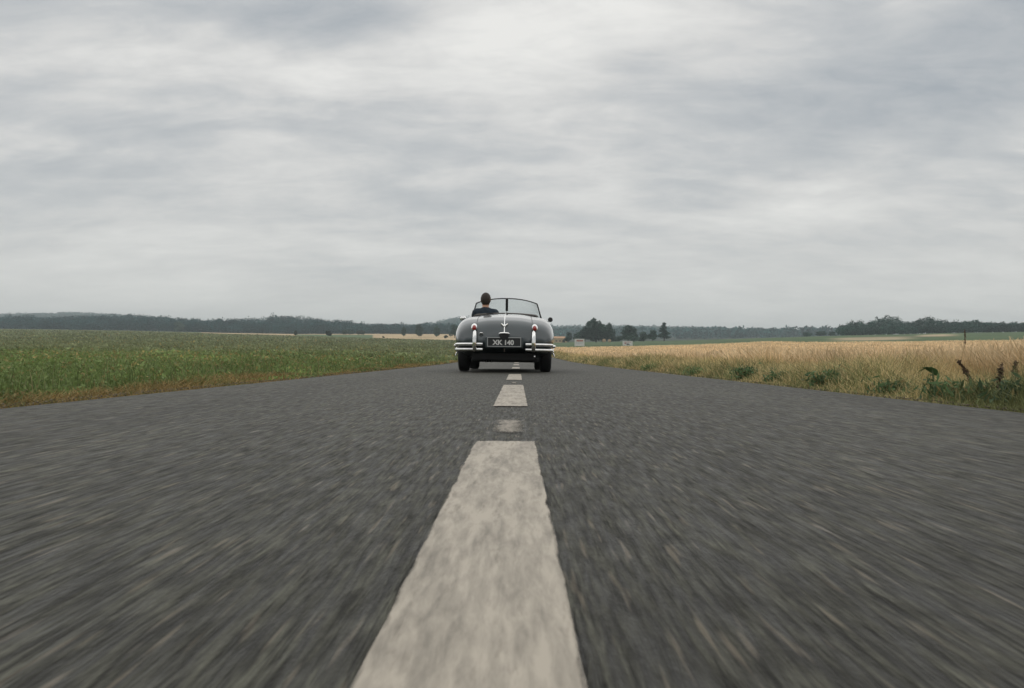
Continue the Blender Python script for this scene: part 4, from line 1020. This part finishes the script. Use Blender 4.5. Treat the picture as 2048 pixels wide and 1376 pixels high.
def left_crop():
    rng = np.random.default_rng(21); parts = []
    # leafy green crop
    n = 230000; X, Y = polar_points(n, -650, 1010, 2.2, 430, rng, 1.1); k = X < -2.76 - .15 * np.sin(Y * 1.1) - .15 * np.sin(Y * .37); X, Y = X[k], Y[k]
    cl = clumpy(X, Y, 1.4, 1); H = ((.20 + .05 * cl) * smooth(2.7, 4.2, -X) ** .7 + .03) * (1 - .35 * smooth(30, 200, Y))
    hgt = rng.uniform(0.02, 1, len(X)) ** .6 * np.clip(H, .05, .42)
    C = np.stack([X, Y, ground_z(X, Y) + hgt], 1); sz = np.clip(Y * .0021, .022, .4) * rng.uniform(.6, 1.5, len(X))
    V, Q = cards(C, sz, 1.9, .6, rng)
    tone = rng.uniform(.76, 1.24, len(X)) * (1 + .22 * cl + .14 * clumpy(X, Y, .25, 17))
    far = smooth(8, 60, Y)[:, None]
    base = np.array((.150, .205, .066)) * (1 - far) + np.array((.185, .205, .105)) * far
    yel = (rng.uniform(0, 1, len(X)) < .05 + .20 * np.exp(-((Y - 20) / 9) ** 2) + .10 * smooth(.3, 1.5, clumpy(X, Y, .7, 9)))[:, None]
    co = np.where(yel, np.array((.27, .215, .085)), base) * tone[:, None]
    parts.append((V, Q, np.repeat(co, 4, 0)))
    n = 42000; X, Y = polar_points(n, -650, 1010, 2.2, 60, rng); k = X < -2.9; X, Y = X[k], Y[k]
    V, Q = blades(X, Y, rng.uniform(.08, .32, len(X)), np.maximum(.004, Y * .0006), rng.uniform(.1, .7, len(X)), rng)
    co = np.array((.13, .175, .06)) * rng.uniform(.6, 1.5, (len(X), 1)); co = np.where((rng.uniform(0, 1, len(X)) < .15)[:, None], np.array((.24, .20, .10)), co)
    parts.append((V, Q, np.repeat(co, 6, 0)))
    V, Q, C = join(parts); tag(npmesh('green_crop', V, Q, MT['leaf'], colors=np.clip(C, 0, 1)), 'low leafy green crop filling the field left of the road', 'crop', kind='stuff')
    # dry verge
    parts = []
    n = 60000; Y = 1.5 * (90 / 1.5) ** rng.uniform(0, 1, n); X = -2.58 - .04 * np.sin(Y * .7) - rng.uniform(0, 1, n) ** 1.2 * (.32 + .13 * np.sin(Y * .9) + .1 * np.sin(Y * .31)) + np.abs(rng.normal(0, .05, n)) * (rng.uniform(0, 1, n) < .3)
    H = rng.uniform(.03, .12, n) * (.45 + smooth(2.6, 3.0, -X)); V, Q = blades(X, Y, H, np.maximum(.005, Y * .0008), rng.uniform(.3, 1.3, n), rng)
    cl = clumpy(X, Y, 2.5, 4)
    co = np.where((rng.uniform(0, 1, n) < .22 + .15 * cl)[:, None], np.array((.12, .14, .05)), np.array((.27, .19, .075))) * rng.uniform(.6, 1.4, (n, 1))
    parts.append((V, Q, np.repeat(co, 6, 0)))
    V, Q, C = join(parts); tag(npmesh('dry_grass', V, Q, MT['straw'], colors=np.clip(C, 0, 1)), 'strip of short brown grass along the left road edge', 'grass', kind='stuff')
left_crop()
def right_crop():
    rng = np.random.default_rng(31); parts = []
    # ripe cereal: stalks and ears
    n = 230000; X, Y = polar_points(n, 1075, 2750, 2.6, 178, rng, 1.1); k = X > 3.9 + .15 * np.sin(Y * .8); X, Y = X[k], Y[k]
    cl = clumpy(X, Y, .8, 3); H = rng.uniform(.44, .57, len(X)) + .02 * cl + .08 * smooth(60, 160, Y)
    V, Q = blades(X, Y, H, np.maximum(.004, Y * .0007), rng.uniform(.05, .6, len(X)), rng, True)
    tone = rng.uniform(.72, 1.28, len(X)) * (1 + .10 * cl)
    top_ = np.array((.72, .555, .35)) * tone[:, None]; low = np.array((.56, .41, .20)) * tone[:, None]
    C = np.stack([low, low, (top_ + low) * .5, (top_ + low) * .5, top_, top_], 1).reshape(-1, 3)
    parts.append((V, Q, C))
    V, Q, C = join(parts); tag(npmesh('wheat', V, Q, MT['straw'], colors=np.clip(C, 0, 1)), 'ripe golden cereal filling the field right of the road', 'crop', kind='stuff')
    # rank dry grass of the verge
    parts = []; n = 120000; X, Y = polar_points(n, 1060, 2750, 1.8, 90, rng); X = 2.58 + .035 * np.sin(Y * .53 + 1) + rng.uniform(0, 1, n) ** 1.1 * 1.7 - np.abs(rng.normal(0, .05, n)) * (rng.uniform(0, 1, n) < .3)
    rise = smooth(2.55, 2.95, X); cl = clumpy(X, Y, 1.6, 6)
    H = (.06 + rng.uniform(.06, .36, n) * rise) * (1 + .25 * cl) * .85; H = np.clip(H, .03, .48)
    V, Q = blades(X, Y, H, np.maximum(.0035, Y * .0006), rng.uniform(.1, 1.1, n), rng)
    gr = rng.uniform(0, 1, n) < .28 + .45 * (1 - smooth(4.5, 8, Y)) * (X < 3.3) + .28 * (X < 3.0) + .22 * clumpy(X, Y, 1.0, 8)
    co = np.where(gr[:, None], np.array((.20, .215, .09)), np.array((.56, .44, .225))) * rng.uniform(.6, 1.35, (n, 1))
    parts.append((V, Q, np.repeat(co, 6, 0)))
    V, Q, C = join(parts); tag(npmesh('dry_grass', V, Q, MT['straw'], colors=np.clip(C, 0, 1)), 'rank straw coloured grass along the right road edge', 'grass', kind='stuff')
right_crop()

def gravel():
    rng = np.random.default_rng(41); n = 5000; Y = 1.2 * (60 / 1.2) ** rng.uniform(0, 1, n); sd = rng.choice((-1, 1), n)
    X = sd * (2.57 + rng.normal(0, .05, n)) + np.where(sd < 0, -.04 * np.sin(Y * .7) * -1, .035 * np.sin(Y * .53 + 1))
    Z = road_z(Y) - .012; r_ = rng.uniform(.002, .007, n) * (1 + Y * .02)
    d = np.array([(1, 0, 0), (0, 1, 0), (-1, 0, 0), (0, -1, 0), (0, 0, .8), (0, 0, -.8)], float)
    V = (np.stack([X, Y, Z], 1)[:, None, :] + d[None] * r_[:, None, None] * rng.uniform(.6, 1.2, (n, 6, 1))).reshape(-1, 3)
    f = np.array([(0, 1, 4), (1, 2, 4), (2, 3, 4), (3, 0, 4), (1, 0, 5), (2, 1, 5), (3, 2, 5), (0, 3, 5)]); Q = (np.arange(n)[:, None, None] * 6 + f[None]).reshape(-1, 3)
    co = np.array((.13, .11, .08)) * rng.uniform(.4, 1.7, (n, 1)); tag(npmesh('gravel', V, Q, MT['straw'], colors=np.repeat(co, 6, 0)), 'loose grit and small stones along both edges of the asphalt', 'gravel', kind='stuff')
gravel()

# ------------------------------------------------------------------ single weeds on the right verge
def weed(px, Y, h, w_, label, n, col=(.050, .082, .036), big=False, group='green weed clumps on the right verge'):
    n = int(n * 2.2)
    rng = np.random.default_rng(int(px)); X = (px - VPX) / F_PX * Y; z = float(ground_z(X, Y))
    root = empty('weed', (X, Y, z)); tag(root, label, 'weed', group)
    mb = MB(); tips = []
    for i in range(14):
        a = rng.uniform(0, 6.28); r_ = rng.uniform(.1, .5) * w_; hh = h * rng.uniform(.55, 1)
        p = (math.cos(a) * r_, math.sin(a) * r_, hh); mb.tube([(p[0] * .15, p[1] * .15, 0), (p[0] * .5, p[1] * .5, hh * .5), p], [.006, .005, .002], 5); tips.append(p)
    mb.build('stem', simple_cached('weed stem', (.09, .12, .05)), root)
    tp = np.array(tips); k = rng.integers(0, len(tp), n); t_ = rng.uniform(.12, 1, n)
    C = tp[k] * t_[:, None]; C[:, :2] += rng.normal(0, .045, (n, 2)) * (1 + w_); C[:, 2] = np.maximum(C[:, 2] + rng.normal(0, .02, n), .01)
    V, Q = cards(C, rng.uniform(.010, .026, n), 3.2, .9, rng)
    co = np.array(col) * 1.9 * rng.uniform(.6, 1.6, (n, 1)); co[rng.uniform(0, 1, n) < .12] = (.26, .21, .09); npmesh('foliage', V, Q, MT['leaf'], root, colors=np.repeat(co, 4, 0))
_sc = {}
def simple_cached(n, c):
    if n not in _sc: _sc[n] = simple(n, c, .7)
    return _sc[n]
weed(1492, 10.2, .21, .26, 'dark green weed clump with one upright shoot, farthest along the right verge', 300)
weed(1553, 9.0, .15, .24, 'small low dark weed clump between the two larger verge clumps', 220)
weed(1652, 7.6, .17, .26, 'bushy dark green weed clump overhanging the asphalt in the middle of the right verge', 320)
weed(1795, 6.2, .13, .30, 'low spreading weeds left of the broad leaved plant', 260)
weed(1890, 5.5, .15, .26, 'thick green weeds right of the broad leaved plant', 260)
weed(1980, 5.1, .16, .26, 'tall green weeds near the right edge of the photo beside the dark stalk', 300, (.06, .08, .035))
weed(2035, 4.8, .17, .28, 'darkest weed mass at the right edge of the photo', 300, (.035, .055, .028))
weed(1300, 17.6, .17, .5, 'low green weeds at the far part of the right verge', 260, (.075, .11, .045))
weed(1395, 13.0, .16, .4, 'pale green weed patch left of the farthest dark clump', 240, (.075, .11, .045))
def broadleaf():
    X, Y = (1862 - VPX) / F_PX * 5.9, 5.9; z = float(ground_z(X, Y)); root = empty('broadleaf_plant', (X, Y, z)); tag(root, 'tall plant with one broad flat green leaf at its top above the verge', 'plant')
    h = CAM_H + (714 - 727 + 5) * -1 / F_PX * -1 * Y - z
    h = .235
    mb = MB(); mb.tube([(0, 0, 0), (.01, 0, h * .5), (0, 0, h)], [.009, .007, .005], 6); mb.build('stem', simple_cached('weed stem', (.09, .12, .05)), root)
    rng = np.random.default_rng(4)
    def leafmesh(c, L_, W_, az, tilt):
        V = []; q = []
        for i in range(7):
            t_ = i / 6; wd = W_ * math.sin(math.pi * min(1, t_ * .9 + .08)) ** .8
            for j in (-1, 0, 1): V.append(Matrix.Rotation(az, 3, 'Z') @ Matrix.Rotation(tilt, 3, 'Y') @ Vector((t_ * L_, j * wd / 2, -.15 * t_ * t_ * L_ + abs(j) * wd * .12)) + Vector(c))
        for i in range(6):
            for j in range(2): a = i * 3 + j; q.append((a, a + 3, a + 4, a + 1))
        return V, q
    for (c, L_, W_, az, tl) in (((-.06, 0, h), .12, .11, .3, .35), ((0, 0, h), .09, .07, 2.6, .2), ((0, 0, h * .75), .08, .05, 1.0, -.2), ((0, 0, h * .6), .09, .06, 3.6, -.2), ((0, 0, h * .45), .10, .06, 5.2, -.1), ((0, 0, h * .3), .10, .06, .3, -.1), ((0, 0, h * .5), .08, .05, 2.0, 0)):
        v, q = leafmesh(c, L_, W_, az, tl)
        npmesh('leaf', v, q, MT['leaf'], root, colors=np.tile(np.array((.065, .12, .045)), (len(v), 1)), smooth=True)
broadleaf()
def dock(px, Y, h, lean, label, dens=160, wd=.02):
    X = (px - VPX) / F_PX * Y; z = float(ground_z(X, Y)); root = empty('dock_stalk', (X, Y, z)); tag(root, label, 'weed stalk')
    rng = np.random.default_rng(int(px)); mb = MB(); pts = [(lean * h * t_ ** 1.3, 0, h * t_) for t_ in np.linspace(0, 1, 7)]; mb.tube(pts, [.006, .006, .005, .005, .004, .003, .002], 6); mb.build('stem', simple_cached('dock stem', (.06, .035, .025)), root)
    t_ = rng.uniform(.48, 1, dens); C = np.stack([lean * h * t_ ** 1.3, 0 * t_, h * t_], 1) + rng.normal(0, wd * .42, (dens, 3)) * (1.1 - .5 * t_)[:, None]
    V, Q = cards(C, rng.uniform(.008, .018, dens) * (1 + wd * 10), 1.4, rng=rng); npmesh('seed_head', V, Q, MT['straw'], root, colors=np.repeat(np.array((.12, .085, .055)) * rng.uniform(.6, 1.4, (dens, 1)), 4, 0))
dock(1927, 14, 1.02, .0, 'tallest dark seed stalk rising straight above the golden field', 260, .022)
dock(1962, 5.5, .29, -.55, 'dark seed stalk leaning left over the verge weeds')
dock(2022, 5.6, .29, .05, 'short upright dark seed stalk at the right edge of the photo', 140, .03)
dock(1994, 5.0, .25, .05, 'lowest dark seed stalk among the green weeds', 140, .03)

# ------------------------------------------------------------------ haze in the air
def haze():
    mb = MB(); mb.box((0, 0, 65), (16000, 16000, 210)); 
    m = bpy.data.materials.new('pale air haze'); m.use_nodes = True; t = m.node_tree; t.nodes.clear()
    out = nd(t, 'ShaderNodeOutputMaterial'); v = nd(t, 'ShaderNodeVolumePrincipled'); v.inputs['Color'].default_value = (.84, .93, .955, 1); v.inputs['Density'].default_value = .00028; v.inputs['Anisotropy'].default_value = 0
    t.links.new(v.outputs[0], out.inputs['Volume'])
    o = mb.build('haze', m, smooth=False); tag(o, kind='stuff')
haze()
